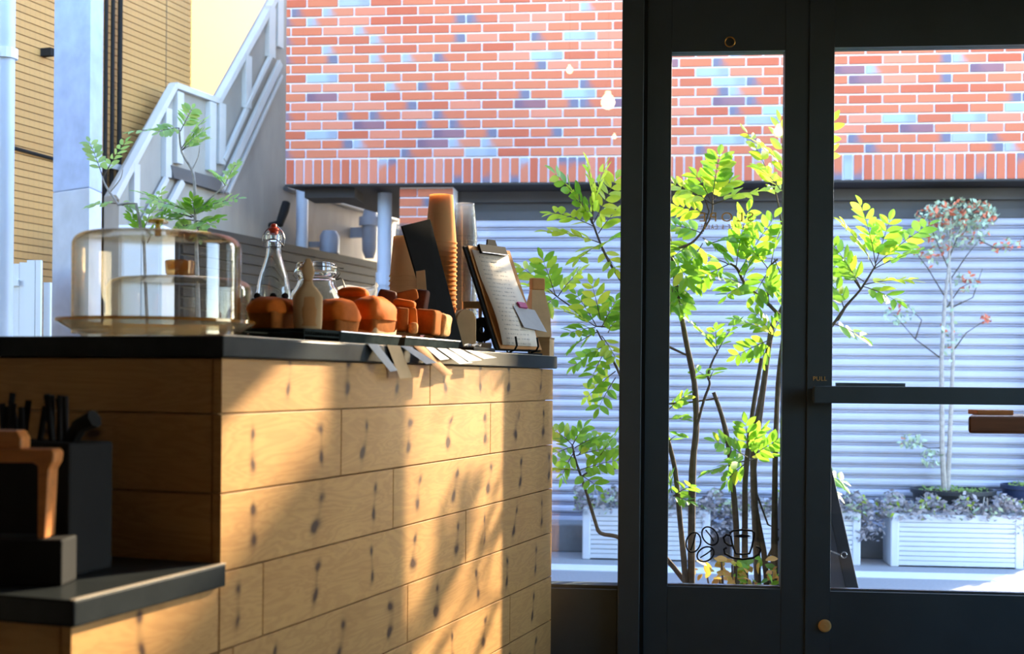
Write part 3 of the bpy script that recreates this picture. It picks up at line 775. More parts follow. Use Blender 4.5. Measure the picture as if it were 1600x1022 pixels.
# steel column, white downpipe, white gate, white cabinet
cA = at(80, HOR, 6.9); cB = at(137, HOR, 6.7); cC = at(157, HOR, 6.9)
t = thing('steel_column', 'tall bluish galvanised square column outside the shop', 'column', ((cA.x + cC.x) / 2, 6.95, GZ))
pts = [cA, cB, cC, cA + (cC - cB)]
lc = [Vector((p.x - t.location.x, p.y - t.location.y, 0)) for p in pts]
zs_ = at(110, 297, 6.8).z - GZ
MB().prism(lc, (0, 0, zs_)).build('lower_shaft', M['greycol'], t, bevel=.006)
MB().prism([v + Vector((0, 0, zs_ + .001)) for v in lc], (0, 0, 5.5 - zs_)).build('upper_shaft', M['steelcol'], t, bevel=.006)
cen = sum(lc, Vector()) / 4
MB().prism([cen + (v - cen) * 1.25 for v in lc], (0, 0, .04)).build('base_plate', M['steelcol'], t)
for k, v in enumerate(lc[:3]):
    MB().lathe([(0, .04), (.012, .04), (.012, .06), (0, .06)], 6, tuple(cen + (v - cen) * 1.12)).build('bolt', M['steel'], t)
p = at(5, HOR, 6.3)
t = thing('downpipe', 'pale blue white downpipe rising beside the tiled wall', 'pipe', (p.x, p.y, GZ))
MB().tube([(0, 0, 0), (0, 0, 5.0)], .043, 16).build('pipe', M['pipe'], t, True)
zc = at(5, 92, 6.3).z - GZ
MB().lathe([(.044, 0), (.056, 0), (.056, .05), (.044, .05), (.044, 0)], 16, (0, 0, zc)).build('bracket', M['whitewood'], t)
gD = 6.6
t = thing('white_gate', 'white boarded gate between the downpipe and the steel column', 'gate', (at(45, HOR, gD).x, gD, GZ))
for xa, xb, yt, dd in ((-40, 12, 410, 0), (13, 30, 412, 0), (30.5, 44, 410, 0), (44.5, 57, 407, -.02), (58, 66, 407, -.02), (67, 77.5, 441, 0.01)):
    a, b = at(xa, yt, gD), at(xb, yt, gD)
    MB().box(a.x - t.location.x, b.x - t.location.x, dd, dd + .025, .02, a.z - GZ).build('board', M['whitewood'], t)
a, b = at(-40, 437, gD), at(30, 437, gD)
MB().box(a.x - t.location.x, b.x - t.location.x, -.02, -.001, a.z - GZ - .03, a.z - GZ).build('cross_rail', M['whitewood'], t)
MB().box(a.x - t.location.x + .1, a.x - t.location.x + .16, .026, .08, 0, 1.5).build('gate_post', M['whitewood'], t)
cD = 8.0
a, b = at(190, 352, cD), at(254, 352, cD)
t = thing('white_cabinet', 'white outdoor cabinet behind the large cake dome', 'cabinet', ((a.x + b.x) / 2, cD + .15, GZ))
hw = (b.x - a.x) / 2
MB().box(-hw, hw, -.15, .15, .04, a.z - GZ - .03).build('body', M['whitewood'], t, bevel=.006)
MB().box(-hw - .015, hw + .015, -.165, .165, a.z - GZ - .03, a.z - GZ).build('lid', M['whitewood'], t, bevel=.005)
MB().box(-hw + .02, -.003, -.162, -.151, .1, a.z - GZ - .07).build('door', M['whitewood'], t)
MB().box(.003, hw - .02, -.162, -.151, .1, a.z - GZ - .07).build('door', M['whitewood'], t)
for sx in (-1, 1): MB().box(sx * (hw - .04) - .02, sx * (hw - .04) + .02, -.12, .12, 0, .04).build('foot', M['lintel'], t)

# ------------------------------------------------------------------ trees outside the window
def leaf_mesh(name, mat, fold, wid):
    mb = MB(); xs = [0, .18, .42, .68, .88, 1.0]; ws = [0, .62, 1.0, .86, .45, 0]
    vs = []; 
    for x, k in zip(xs, ws):
        zc = -.10 * x * x
        vs += [(x, 0, zc), (x, wid * k / 2, zc + fold * k * wid / 2), (x, -wid * k / 2, zc + fold * k * wid / 2)]
    fs = []
    for i in range(5):
        a, b = i * 3, (i + 1) * 3
        for s_ in (1, 2):
            q_ = [a, b, b + s_, a + s_]
            if i == 0: q_ = [a, b, b + s_]
            if i == 4: q_ = [a, b, a + s_]
            fs.append(tuple(q_ if s_ == 2 else q_[::-1]))
    mb.add(vs, fs)
    return mb.mesh(name, mat, True)
LV = {k: [leaf_mesh('leaf', M[k], f, wd) for f, wd in ((.35, .42), (.15, .48), (.5, .46), (-.2, .44))] for k in ('leaf', 'leafy', 'leafdim')}
class Shrub:
    def __init__(s, name, label, x, y, D, kind='leaf'):
        p = at(x, HOR, D); s.root = thing(name, label, 'tree', (p.x, D, GZ)); s.o = Vector(s.root.location)
        s.tw = MB(); s.n = 0; s.rest = MB(); s.kind = kind
        s.r = random.Random(int(x * 7 + y))
    def stem(s, pts, D, r0, r1, nm='stem'):
        P = []
        for i, (x, y) in enumerate(pts): P.append(at(x, y, D) - s.o)
        Q = []                                          # smooth
        for i in range(len(P) - 1):
            for k in range(3):
                t = k / 3
                a, b, c, d = P[max(i - 1, 0)], P[i], P[i + 1], P[min(i + 2, len(P) - 1)]
                Q.append(.5 * ((2 * b) + (c - a) * t + (2 * a - 5 * b + 4 * c - d) * t * t + (3 * b - a - 3 * c + d) * t ** 3))
        Q.append(P[-1]); m = len(Q)
        rs = [(r0 + (r1 - r0) * i / (m - 1)) * s.r.uniform(.92, 1.08) for i in range(m)]
        MB().tube(Q, rs, 8).build(nm, M['palebark' if s.kind == 'leafdim' else 'bark'], s.root, True)
    def leaf(s, p, ax, nrm, L, kind):
        ax = ax.normalized(); b = nrm.cross(ax)
        b = b.normalized() if b.length > 1e-5 else Vector((1, 0, 0)); n = ax.cross(b)
        m = Matrix(((ax.x, b.x, n.x, p.x), (ax.y, b.y, n.y, p.y), (ax.z, b.z, n.z, p.z), (0, 0, 0, 1))) @ Matrix.Diagonal((L, L, L, 1))
        me = s.r.choice(LV[kind])
        if s.n < 300:
            inst('leaf', me, s.root, mat=m); s.n += 1
        else:
            s.rest.add([m @ v.co for v in me.vertices], [tuple(f.vertices) for f in me.polygons], 0 if kind != 'leafy' else 1)
    def frond(s, a, b, D, pairs=5, L=.062, kind=None, dd=None, face=None):
        r = s.r; kind = kind or s.kind
        dd = r.uniform(-.12, .06) if dd is None else dd
        A = at(*a, D) - s.o; B = at(*b, D + dd) - s.o
        ax = B - A; ln = ax.length
        # the leaf's flat side: mostly turned up, tilted towards the street and the room
        up = Vector((r.gauss(0, .35), r.gauss(-.55, .35), 1.0)).normalized() if face is None else face
        side = ax.cross(up).normalized(); up = side.cross(ax).normalized()
        mid = (A + B) / 2 + up * ln * .08
        pts = [(1 - t) ** 2 * A + 2 * t * (1 - t) * (mid) + t * t * B for t in [k / 8 for k in range(9)]]
        s.tw.tube(pts, [.0026 - .0018 * k / 8 for k in range(9)], 5, True)
        for k in range(pairs):
            t = .22 + .72 * k / max(1, pairs - 1) * .97
            p = (1 - t) ** 2 * A + 2 * t * (1 - t) * mid + t * t * B
            tan = (2 * (1 - t) * (mid - A) + 2 * t * (B - mid)).normalized()
            sz = L * 1.18 * (.72 + .5 * math.sin(math.pi * (.25 + .6 * t))) * r.uniform(.85, 1.15)
            for sg in (-1, 1):
                d = (tan * r.uniform(.5, .8) + side * sg + up * r.uniform(-.15, .3)).normalized()
                nn = (up + Vector((r.gauss(0, .25), r.gauss(0, .25), r.gauss(0, .25)))).normalized()
                s.leaf(p, d, nn, sz, kind if r.random() > .12 or kind == 'leafdim' else 'leafy')
        s.leaf(B, (B - mid), up, L * 1.05, kind)
    def twig(s, pts, D, r0=.005, r1=.003): s.tw.tube([at(x, y, D) - s.o for x, y in pts], [r0 + (r1 - r0) * i / (len(pts) - 1) for i in range(len(pts))], 6)
    def done(s):
        s.tw.build('twigs', M['bark'], s.root, True)
        if s.rest.v:
            o = s.rest.build('small_leaves', [M['leaf'], M['leafy']], s.root, True); o['kind'] = 'stuff'

D1 = 5.45
A = Shrub('shrub_tree', 'bright green multi-stemmed shrub tree behind the narrow glass pane', 1120, 915, D1)
GY = HOR + (H - GZ) / D1 * F
for pts, r0, r1 in [([(1078, GY), (1080, 911), (1082, 736), (1088, 670), (1085, 599), (1074, 544), (1063, 484), (1055, 435), (1049, 391), (1040, 330)], .017, .007),
                    ([(1074, GY), (1071, 911), (1063, 818), (1055, 736), (1045, 692), (1030, 620)], .014, .008),
                    ([(1150, GY), (1151, 889), (1150, 818), (1140, 709), (1129, 654), (1115, 613)], .015, .009),
                    ([(1166, GY), (1164, 890), (1164, 800), (1165, 742), (1175, 650), (1190, 560)], .016, .008)]:
    A.stem(pts, D1, r0, r1)
A.stem([(1088, 670), (1100, 625), (1109, 600), (1106, 588), (1113, 565), (1121, 550)], D1 - .03, .006, .004, 'branch')
A.stem([(1075, 915), (1040, 872), (1010, 850)], D1 + .1, .012, .01, 'branch')
A.twig([(1045, 631), (1085, 628), (1122, 622)], D1, .005, .004)
A.twig([(1045, 542), (1075, 556)], D1, .006, .005)
A.stem([(1049, 391), (1080, 380), (1098, 360), (1112, 335), (1113, 305)], D1 - .05, .006, .003, 'branch')
A.twig([(1098, 362), (1108, 330), (1102, 312)], D1 - .05)
for a, b, k in [((1113, 308), (1124, 243), 6), ((1112, 318), (1050, 288), 6), ((1112, 320), (1205, 297), 6), ((1110, 312), (1088, 275), 4), ((1115, 312), (1140, 285), 4), ((1106, 335), (1056, 322), 5)]:
    A.frond(a, b, D1 - .05, k, .058, 'leafy' if rnd.random() < .55 else 'leaf')
for a, b, k in [((1098, 365), (1052, 352), 5), ((1098, 372), (1130, 398), 5), ((1085, 378), (1048, 405), 5), ((1110, 380), (1165, 372), 6), ((1098, 380), (1075, 412), 4), ((1055, 440), (1062, 480), 4), ((1052, 440), (1046, 480), 3), ((1056, 430), (1085, 450), 4), ((1049, 400), (1075, 438), 4)]:
    A.frond(a, b, D1, k, .06)
for a, b, k in [((1121, 550), (1072, 498), 5), ((1121, 550), (1150, 505), 4), ((1121, 548), (1118, 515), 3), ((1109, 592), (1090, 580), 2), ((1109, 592), (1116, 578), 2)]:
    A.frond(a, b, D1 - .03, k, .045)
for a, b, k in [((1045, 640), (1072, 618), 4), ((1045, 655), (1068, 655), 3), ((1045, 690), (1058, 680), 2), ((1052, 775), (1080, 760), 3), ((1052, 775), (1076, 783), 3), ((1050, 770), (1048, 745), 3)]:
    A.frond(a, b, D1, k, .045)
for a, b, k in [((1168, 720), (1106, 738), 5), ((1168, 715), (1118, 690), 5), ((1170, 710), (1165, 662), 4), ((1172, 715), (1212, 690), 5), ((1170, 720), (1216, 712), 5), ((1168, 722), (1135, 752), 4), ((1170, 712), (1190, 672), 4)]:
    A.frond(a, b, D1 - .1, k, .052)
A.done()

D2 = 5.6
B = Shrub('shrub_tree', 'bright green shrub tree with forked stems half behind the door stile', 1200, 915, D2)
GY2 = HOR + (H - GZ) / D2 * F
for pts, r0, r1 in [([(1186, GY2), (1184, 911), (1178, 763), (1178, 687), (1192, 610), (1205, 517), (1217, 492), (1232, 460)], .018, .01),
                    ([(1180, GY2), (1198, 906), (1178, 780), (1180, 720), (1195, 600)], .015, .008),
                    ([(1212, GY2), (1210, 906), (1211, 731), (1216, 599), (1225, 520)], .017, .009),
                    ([(1232, 460), (1262, 520), (1290, 520), (1322, 478), (1345, 452), (1368, 415)], .009, .004)]:
    B.stem(pts, D2, r0, r1)
B.stem([(1217, 492), (1195, 470), (1165, 445), (1152, 420), (1141, 412)], D2 - .05, .008, .005, 'branch')
B.stem([(1200, 478), (1199, 440), (1200, 420), (1215, 405)], D2 - .05, .006, .004, 'branch')
B.stem([(1232, 460), (1225, 380), (1218, 330), (1212, 300)], D2, .006, .003, 'branch')
B.twig([(1345, 452), (1330, 430), (1318, 418)], D2); B.twig([(1322, 478), (1310, 500), (1300, 505)], D2)
B.twig([(1178, 760), (1200, 820), (1222, 830)], D2); B.twig([(1196, 880), (1210, 850), (1225, 830)], D2, .007, .005)
for a, b, k in [((1141, 414), (1050, 388), 7), ((1141, 412), (1090, 440), 5), ((1150, 420), (1168, 330), 7), ((1155, 425), (1210, 340), 7), ((1200, 420), (1160, 380), 5), ((1205, 412), (1222, 355), 5), ((1200, 425), (1178, 462), 4), ((1165, 445), (1108, 432), 5), ((1165, 445), (1135, 462), 4), ((1210, 405), (1225, 440), 4), ((1198, 440), (1222, 470), 4), ((1160, 440), (1180, 400), 5)]:
    B.frond(a, b, D2 - .05, k, .06)
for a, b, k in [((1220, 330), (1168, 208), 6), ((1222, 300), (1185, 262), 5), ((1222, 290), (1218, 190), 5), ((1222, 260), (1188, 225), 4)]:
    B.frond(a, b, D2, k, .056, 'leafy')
for a, b, k in [((1205, 520), (1150, 500), 5), ((1205, 522), (1180, 490), 4), ((1205, 530), (1150, 556), 5), ((1206, 530), (1218, 500), 3), ((1205, 535), (1190, 565), 3)]:
    B.frond(a, b, D2 - .05, k, .048)
for a, b, k in [((1368, 415), (1452, 352), 7), ((1368, 415), (1345, 322), 6), ((1366, 418), (1318, 352), 6), ((1366, 420), (1440, 392), 6), ((1350, 440), (1300, 415), 5), ((1345, 450), (1300, 380), 6), ((1350, 445), (1425, 438), 5), ((1368, 412), (1390, 345), 5), ((1350, 448), (1400, 470), 4), ((1318, 480), (1300, 440), 4), ((1300, 505), (1348, 528), 4), ((1270, 740), (1316, 752), 4), ((1270, 745), (1305, 770), 3), ((1240, 300), (1300, 190), 5), ((1240, 320), (1296, 240), 4), ((1262, 430), (1300, 470), 4)]:
    B.frond(a, b, D2, k, .058, 'leafy' if rnd.random() < .3 else 'leaf')
B.done()

D3 = 5.5
Cc = Shrub('shrub_tree', 'bright green shrub tree between the wooden bar and the black post', 990, 915, D3)
GY3 = HOR + (H - GZ) / D3 * F
Cc.stem([(992, GY3), (990, 880), (985, 700), (990, 520), (984, 400), (975, 330)], D3, .018, .008)
Cc.stem([(988, 850), (962, 838), (938, 833), (930, 815), (918, 775), (908, 745), (898, 715), (894, 695)], D3 - .05, .010, .004, 'branch')
Cc.stem([(986, 460), (958, 420), (940, 385), (925, 345)], D3 - .05, .007, .004, 'branch')
Cc.stem([(988, 520), (962, 512), (930, 510)], D3, .006, .003, 'branch')
Cc.stem([(988, 640), (966, 580), (945, 540), (932, 515)], D3 - .05, .007, .003, 'branch')
Cc.twig([(986, 500), (900, 485), (868, 462)], D3)
Cc.twig([(908, 745), (935, 728), (962, 733)], D3 - .05)
for a, b, k in [((925, 345), (868, 272), 6), ((925, 345), (918, 258), 6), ((928, 348), (962, 280), 6), ((930, 355), (862, 332), 6), ((935, 365), (962, 330), 4), ((938, 380), (856, 362), 6), ((940, 385), (962, 372), 3), ((938, 382), (905, 405), 4), ((925, 350), (895, 300), 5), ((925, 350), (945, 262), 5)]:
    Cc.frond(a, b, D3 - .05, k, .058, 'leafy' if rnd.random() < .6 else 'leaf')
for a, b, k in [((868, 462), (815, 418), 5), ((868, 462), (848, 405), 5), ((870, 462), (826, 448), 5), ((872, 463), (905, 425), 5), ((868, 465), (850, 480), 3), ((940, 390), (962, 420), 3)]:
    Cc.frond(a, b, D3, k, .055, 'leafy' if rnd.random() < .3 else 'leaf')
for a, b, k in [((930, 510), (880, 485), 5), ((932, 510), (900, 460), 5), ((940, 512), (962, 470), 5), ((930, 512), (890, 520), 4), ((935, 518), (892, 545), 5), ((940, 525), (962, 560), 4), ((945, 540), (898, 572), 5), ((948, 545), (925, 590), 4), ((955, 560), (935, 600), 4), ((962, 580), (918, 620), 4), ((962, 590), (935, 638), 4), ((950, 520), (962, 500), 3), ((938, 500), (925, 445), 4)]:
    Cc.frond(a, b, D3 - .03, k, .05, 'leafy' if rnd.random() < .35 else 'leaf')
for a, b, k in [((894, 695), (866, 672), 4), ((895, 695), (912, 668), 4), ((896, 698), (862, 712), 4), ((898, 700), (940, 680), 5), ((900, 712), (960, 700), 5), ((905, 735), (962, 720), 5), ((898, 705), (878, 745), 4), ((906, 742), (930, 758), 3), ((905, 735), (868, 735), 4), ((930, 728), (964, 678), 4), ((903, 712), (925, 690), 4)]:
    Cc.frond(a, b, D3 - .06, k, .05)
Cc.done()

D4 = 6.3
E = Shrub('slender_sapling', 'slender sparse sapling in front of the outdoor staircase', 305, 915, D4, 'leafdim')
GY4 = HOR + (H - GZ) / D4 * F
E.stem([(318, GY4), (310, 500), (306, 360), (304, 290), (300, 265), (284, 238), (280, 200)], D4, .012, .004)
E.stem([(300, 266), (310, 245), (312, 228)], D4, .004, .002, 'branch')
E.stem([(306, 330), (340, 300), (352, 290)], D4, .005, .002, 'branch')
E.stem([(240, GY4), (225, 380), (185, 320), (165, 290), (160, 275)], D4, .010, .003)
E.stem([(172, 300), (188, 280), (192, 265)], D4, .004, .002, 'branch')
for a, b, k in [((160, 275), (140, 222), 4), ((162, 278), (196, 222), 4), ((280, 205), (205, 206), 4), ((280, 200), (248, 206), 4), ((282, 205), (300, 170), 4), ((284, 235), (318, 205), 5), ((284, 235), (320, 218), 4), ((284, 232), (322, 185), 4), ((185, 318), (140, 322), 4), ((185, 320), (218, 328), 4), ((306, 335), (232, 312), 5), ((306, 335), (350, 322), 5), ((306, 340), (262, 335), 5), ((306, 345), (330, 352), 4), ((306, 330), (372, 310), 5), ((306, 350), (275, 358), 4), ((352, 290), (336, 272), 4), ((352, 288), (370, 256), 4), ((306, 345), (312, 372), 4), ((300, 340), (245, 328), 4), ((225, 360), (252, 300), 3), ((306, 345), (240, 345), 5), ((306, 340), (300, 312), 4), ((306, 335), (330, 318), 4), ((306, 350), (345, 342), 5), ((225, 370), (205, 338), 4), ((230, 380), (262, 330), 4), ((306, 340), (215, 300), 6)]:
    E.frond(a, b, D4, k + 2, .042, 'leafdim')
E.done()

# autumn groundcover
gc = thing('autumn_groundcover', 'low orange and green leafy plant at the foot of the stems', 'plant', (at(1160, HOR, 5.35).x, 5.35, GZ))
lo = [leaf_mesh('leaf', M['leaforange'], .3, .6), leaf_mesh('leaf', M['leaf'], .3, .6), leaf_mesh('leaf', M['leafy'], .3, .6)]
gst = MB(); rg = random.Random(5)
for k in range(140):
    x, y = rg.gauss(1160, 36), rg.uniform(872, 940)
    p = at(min(max(x, 1075), 1235), y, 5.35 + rg.uniform(-.1, .15)) - Vector(gc.location)
    if k % 5 == 0: gst.tube([(p.x * .6, 0, 0), (p.x * .8, p.y * .5, p.z * .6), tuple(p)], .004, 5)
    ax = Vector((rg.gauss(0, 1), rg.gauss(0, .6), rg.uniform(-.8, .4))).normalized(); nn = Vector((rg.gauss(0, .5), -.6, 1))
    b_ = nn.cross(ax).normalized(); n_ = ax.cross(b_)
    L = rg.uniform(.035, .062)
    inst('leaf', lo[0 if x < 1135 or rg.random() < .5 else rg.choice((1, 1, 2))], gc, mat=Matrix(((ax.x, b_.x, n_.x, p.x), (ax.y, b_.y, n_.y, p.y), (ax.z, b_.z, n_.z, p.z), (0, 0, 0, 1))) @ Matrix.Diagonal((L, L, L, 1)))
gst.build('stalks', M['bark'], gc, True)

# A-frame sign board outside the door
SD = 5.35
t = thing('sign_board', 'dark slate A-frame sign board with a steel hook outside the door', 'sign', (at(1275, HOR, SD).x, SD, GZ))
def sl(x, y, d): return at(x, y, d) - Vector(t.location)
zt_ = at(1285, 690, SD).z - GZ
def leg_slab(xt, xb, d0, d1, nm):
    a, b = sl(xt, 690, SD), sl(xb, 921, SD); b.z = 0; a.z = zt_
    xbt = a.x + (b.x - a.x) * 1.0
    MB().prism([(a.x - .05, d0, a.z), (a.x, d0, a.z), (xbt, d0, 0), (xbt - .06, d0, 0)], (0, d1 - d0, 0)).build(nm, M['slate'], t, bevel=.004)
leg_slab(1289, 1374, -.02, .02, 'frame_leg')
leg_slab(1289, 1374, .42, .46, 'frame_leg')
a, b = sl(1286, 690, SD), sl(1370, 921, SD)
MB().prism([(a.x - .035, 0.02, zt_ - .03), (a.x - .012, 0.02, zt_ - .03), (b.x - .03, .02, .06), (b.x - .055, .02, .06)], (0, .40, 0)).build('panel', M['slate'], t)
MB().prism([(a.x - .06, 0.0, zt_ - .03), (a.x - .04, 0.0, zt_ - .03), (a.x - .15, .0, 0), (a.x - .18, .0, 0)], (0, .44, 0)).build('rear_panel', M['slate'], t)
hk = sl(1318, 867, SD - .03)
mbh = MB().tube([hk + Vector((-.065, .0, .02)), hk + Vector((-.015, 0, 0))], .004, 6).tube([hk + Vector((.012 * math.cos(k * .6), -.002, .012 * math.sin(k * .6))) for k in range(11)], .004, 6)
mbh.build('hook', M['steel'], t, True)

# ------------------------------------------------------------------ the bar
CROT = FC.ang; CLOC = FC.world(0, 0, 0)
bar = thing('bar_counter', 'tall wooden bar clad in knotty horizontal planks', 'counter', CLOC, CROT)
def make_plank_mat():
    g = G('knotty_plank')
    tc = g.n('TexCoord'); tc.object = bar
    oi = g.n('ObjectInfo')
    ob = tc.outputs['Object']
    off = g.n('Combine' + 'XYZ'); g.l(g.math('MULTIPLY', oi.outputs['Random'], 37.0), off.inputs[1]); g.l(g.math('MULTIPLY', oi.outputs['Random'], 11.0), off.inputs[0])
    ad = g.n('VectorMath', operation='ADD'); g.l(ob, ad.inputs[0]); g.l(off.outputs[0], ad.inputs[1])
    sep = g.n('SeparateXYZ'); g.l(ob, sep.inputs[0])
    mp = g.n('Mapping'); mp.inputs['Scale'].default_value = (1.6, 1.6, 9.0); g.l(ad.outputs[0], mp.inputs[0])
    n1 = g.noise(mp.outputs[0], 1.6, 4.0, 0.55, 0.6)
    mp3 = g.n('Mapping'); mp3.inputs['Scale'].default_value = (3.0, 3.0, 3.0); g.l(ad.outputs[0], mp3.inputs[0])
    n3 = g.noise(mp3.outputs[0], 1.5, 3.0)
    rings = g.math('SINE', g.math('MULTIPLY', n1, 70.0))
    mp2 = g.n('Mapping'); mp2.inputs['Scale'].default_value = (6.0, 6.0, 160.0); g.l(ad.outputs[0], mp2.inputs[0])
    fine = g.noise(mp2.outputs[0], 1.0, 4.0, 0.6)
    # knots: rows of dark marks along the plank
    S = 0.285
    n4 = g.noise(ad.outputs[0], 9.0, 2.0)
    j = g.math('MULTIPLY', g.math('SUBTRACT', n3, .5), .16)
    su = g.math('ADD', g.math('ADD', sep.outputs[0], g.math('MULTIPLY', oi.outputs['Random'], .19)), j)
    zz = g.math('SUBTRACT', sep.outputs[2], H - .2346 + 4 * .157)
    vz = g.math('MULTIPLY', g.math('FRACT', g.math('ADD', g.math('MULTIPLY', zz, 1 / .157), 20.0)), .157)
    fu = g.math('MULTIPLY', g.math('SUBTRACT', g.math('FRACT', g.math('ADD', g.math('MULTIPLY', su, 1 / S), 20.05)), .5), S)
    fu = g.math('ADD', fu, g.math('MULTIPLY', g.math('SUBTRACT', vz, .08), -.10))
    def gau(c, a, b):
        e = g.math('ADD', g.math('POWER', g.math('MULTIPLY', fu, 1 / a), 2.0), g.math('POWER', g.math('MULTIPLY', g.math('SUBTRACT', vz, c), 1 / b), 2.0))
        return g.math('EXPONENT', g.math('MULTIPLY', e, -1.0))
    kn = g.math('ADD', gau(.05, .012, .015), g.math('MULTIPLY', gau(.115, .011, .012), .85))
    kn = g.math('ADD', kn, g.math('MULTIPLY', gau(.08, .009, .05), .22))
    kn = g.math('MULTIPLY', kn, g.math('MULTIPLY_ADD', n4, 2.0, .2))
    kn = g.math('MINIMUM', kn, 1.0)
    base = g.mix(n3, lin((180, 128, 68)), lin((208, 160, 94)))
    base = g.mix(g.math('MULTIPLY', g.math('ADD', g.math('MULTIPLY', rings, .5), .5), .34), base, lin((150, 100, 52)))
    base = g.mix(g.math('MULTIPLY', fine, .3), base, lin((140, 96, 52)))
    base = g.mix(g.math('MULTIPLY', oi.outputs['Random'], .18), base, lin((150, 108, 62)))
    base = g.mix(g.math('MULTIPLY', kn, .95), base, lin((62, 36, 20)))
    g.principled(base, 0.55, 0, 0.2, g.bump(fine, .12, .001))
    return g.m
M['plank'] = make_plank_mat()
LEN, WID = 2.165, .70
OV = .012
# carcass
MB().box(.022, LEN - .022, .022, WID - .02, .001, TOP - .0445).build('carcass', M['boxwood'], bar)
ZP = [TOP - .0440, H - .075, H - .2346, H - .3916, H - .5486, H - .7056, H - .8626, H - 1.0196, H - 1.1766, .002]
ZP = [z for z in ZP if z > .001]
joints = {0: [672], 1: [534, 767], 2: [616], 3: [414, 730], 4: [368, 640], 5: [560, 800], 6: [480, 690], 7: [560]}
def su_(x): return FC.hit(x, HOR)[0]
def plank(a0, a1, z0_, z1_, face, par):
    g_ = .0016
    if face == 'long': mb = MB().box(-(a1 - a0) / 2 + g_, (a1 - a0) / 2 - g_, 0, .02, -(z1_ - z0_) / 2 + g_, (z1_ - z0_) / 2 - g_); loc = ((a0 + a1) / 2, 0, (z0_ + z1_) / 2)
    else: mb = MB().box(0, .02, -(a1 - a0) / 2 + g_, (a1 - a0) / 2 - g_, -(z1_ - z0_) / 2 + g_, (z1_ - z0_) / 2 - g_); loc = (face, (a0 + a1) / 2, (z0_ + z1_) / 2)
    return mb.build('plank', M['plank'], par, bevel=.0012, loc=loc)
LOWZ = .828; LOWT = .045; LOWL = .462
low = thing('lower_counter', 'low wooden side counter clad in planks in the shadowed corner', 'counter', CLOC, CROT)
for i in range(len(ZP) - 1):
    zt2, zb2 = ZP[i], ZP[i + 1]
    if zt2 - zb2 < .02: continue
    js = [0.0] + [su_(x) for x in joints.get(i, [])] + [LEN]
    for a0, a1 in zip(js[:-1], js[1:]):
        plank(a0, a1, zb2, zt2, 'long', bar)
    plank(.0205, WID, zb2, zt2, 0.0, bar)               # shadowed near end
    plank(.0205, WID, zb2, zt2, LEN - .02, bar)         # end towards the window
    zt3 = min(zt2, LOWZ - LOWT - .0005)
    if zt3 - zb2 > .02:
        plank(-LOWL + .012, -.0015, zb2, zt3, 'long', low)
        plank(.0205, WID, zb2, zt3, -LOWL + .012, low)
MB().box(-LOWL + .034, -.003, .022, WID - .02, .001, LOWZ - LOWT - .001).build('carcass', M['boxwood'], low)
wt = MB().box(-OV - .002, LEN + OV, -OV, WID + .01, TOP - .0435, TOP)
o = wt.build('bar_worktop', M['worktop'], None, bevel=.0035); o.location = CLOC; o.rotation_euler = (0, 0, CROT)
MB().box(-OV, LEN, -OV - .0008, -OV + .006, TOP + .0001, TOP + .0014).build('edge_glint', M['edgeglint'], o)  # added pale strip in place of the sun highlight along the edge
tag(o, 'black satin worktop of the tall bar, under the cakes', 'worktop')
wt2 = MB().box(-LOWL, -.002, -OV - .004, WID + .01, LOWZ - LOWT, LOWZ)
o = wt2.build('side_worktop', M['worktop'], None, bevel=.0035); o.location = CLOC; o.rotation_euler = (0, 0, CROT)
MB().box(-LOWL + .002, -.004, -OV - .0048, -OV + .006, LOWZ + .0001, LOWZ + .0018).build('edge_glint', M['edgeglint'], o)  # same added strip, standing for the sunlit line on the lower edge
tag(o, 'black lower worktop with a sun glint strip on its edge below the tall bar', 'worktop')

def on_bar(x, D):                                        # point on the bar worktop seen at column x, distance D
    p = at(x, HOR, D); return Vector((p.x, D, TOP))
def chk(n, p):
    q_ = FC.local(p); print('ONBAR %s s=%.2f m=%.2f' % (n, q_.x, q_.y))

# ---- cake domes
def dome(name, lab, x, D, rd, zd, hd, rp, kr, ball=False):
    p = on_bar(x, D); chk(name, p)
    t = thing(name, lab, 'cake dome', p)
    if rp:
        b = rp * .72
        MB().lathe([(0, .0), (b, 0), (b + .005, .004), (rp, zd - .006), (rp, zd), (rp - .006, zd), (b - .002, .010), (0, .010)], 64).build('plate', M['plate'], t, True)
        MB().lathe([(rp - .004, zd - .006), (rp + .002, zd - .005), (rp + .002, zd + .001), (rp - .004, zd), (rp - .004, zd - .006)], 64).build('plate_rim', M['domeedge'], t, True)
        base = .0105
    else: base = .0
    th = .0028; sr_ = .028; zt0 = zd + hd
    out = [(rd, base), (rd, zt0 - sr_)] + [(rd - sr_ + sr_ * math.cos(a), zt0 - sr_ + sr_ * math.sin(a)) for a in [R(15 * k) for k in range(1, 6)]] + [(rd - sr_ - .03, zt0 + .003), (0, zt0 + .010)]
    inn = [(0, zt0 + .010 - th), (rd - sr_ - .03, zt0 + .003 - th)] + [(rd - sr_ + (sr_ - th) * math.cos(a), zt0 - sr_ + (sr_ - th) * math.sin(a)) for a in [R(15 * k) for k in range(5, 0, -1)]] + [(rd - th, zt0 - sr_), (rd - th, base), (rd, base)]
    MB().lathe(out + inn, 72).build('cover', M['dome'], t, True)
    zz = zt0 + .010
    if kr:
        MB().lathe([(0, zz - .012), (.006, zz - .012), (.008, zz - .006), (.005, zz - .001), (.0055, zz + .016), (kr, zz + .018), (kr, zz + .024), (kr * .6, zz + .027), (0, zz + .028)], 32).build('knob', M['domeedge'], t, True)
    return t
dome('cake_dome', 'large amber tinted cake dome on a footed plate at the bar corner', 245, 2.86, .183, .042, .190, .214, .022)
t2 = dome('cake_dome', 'smaller clear cake dome seen through and behind the large one', 280, 3.27, .181, 0.0, .165, 0, 0)
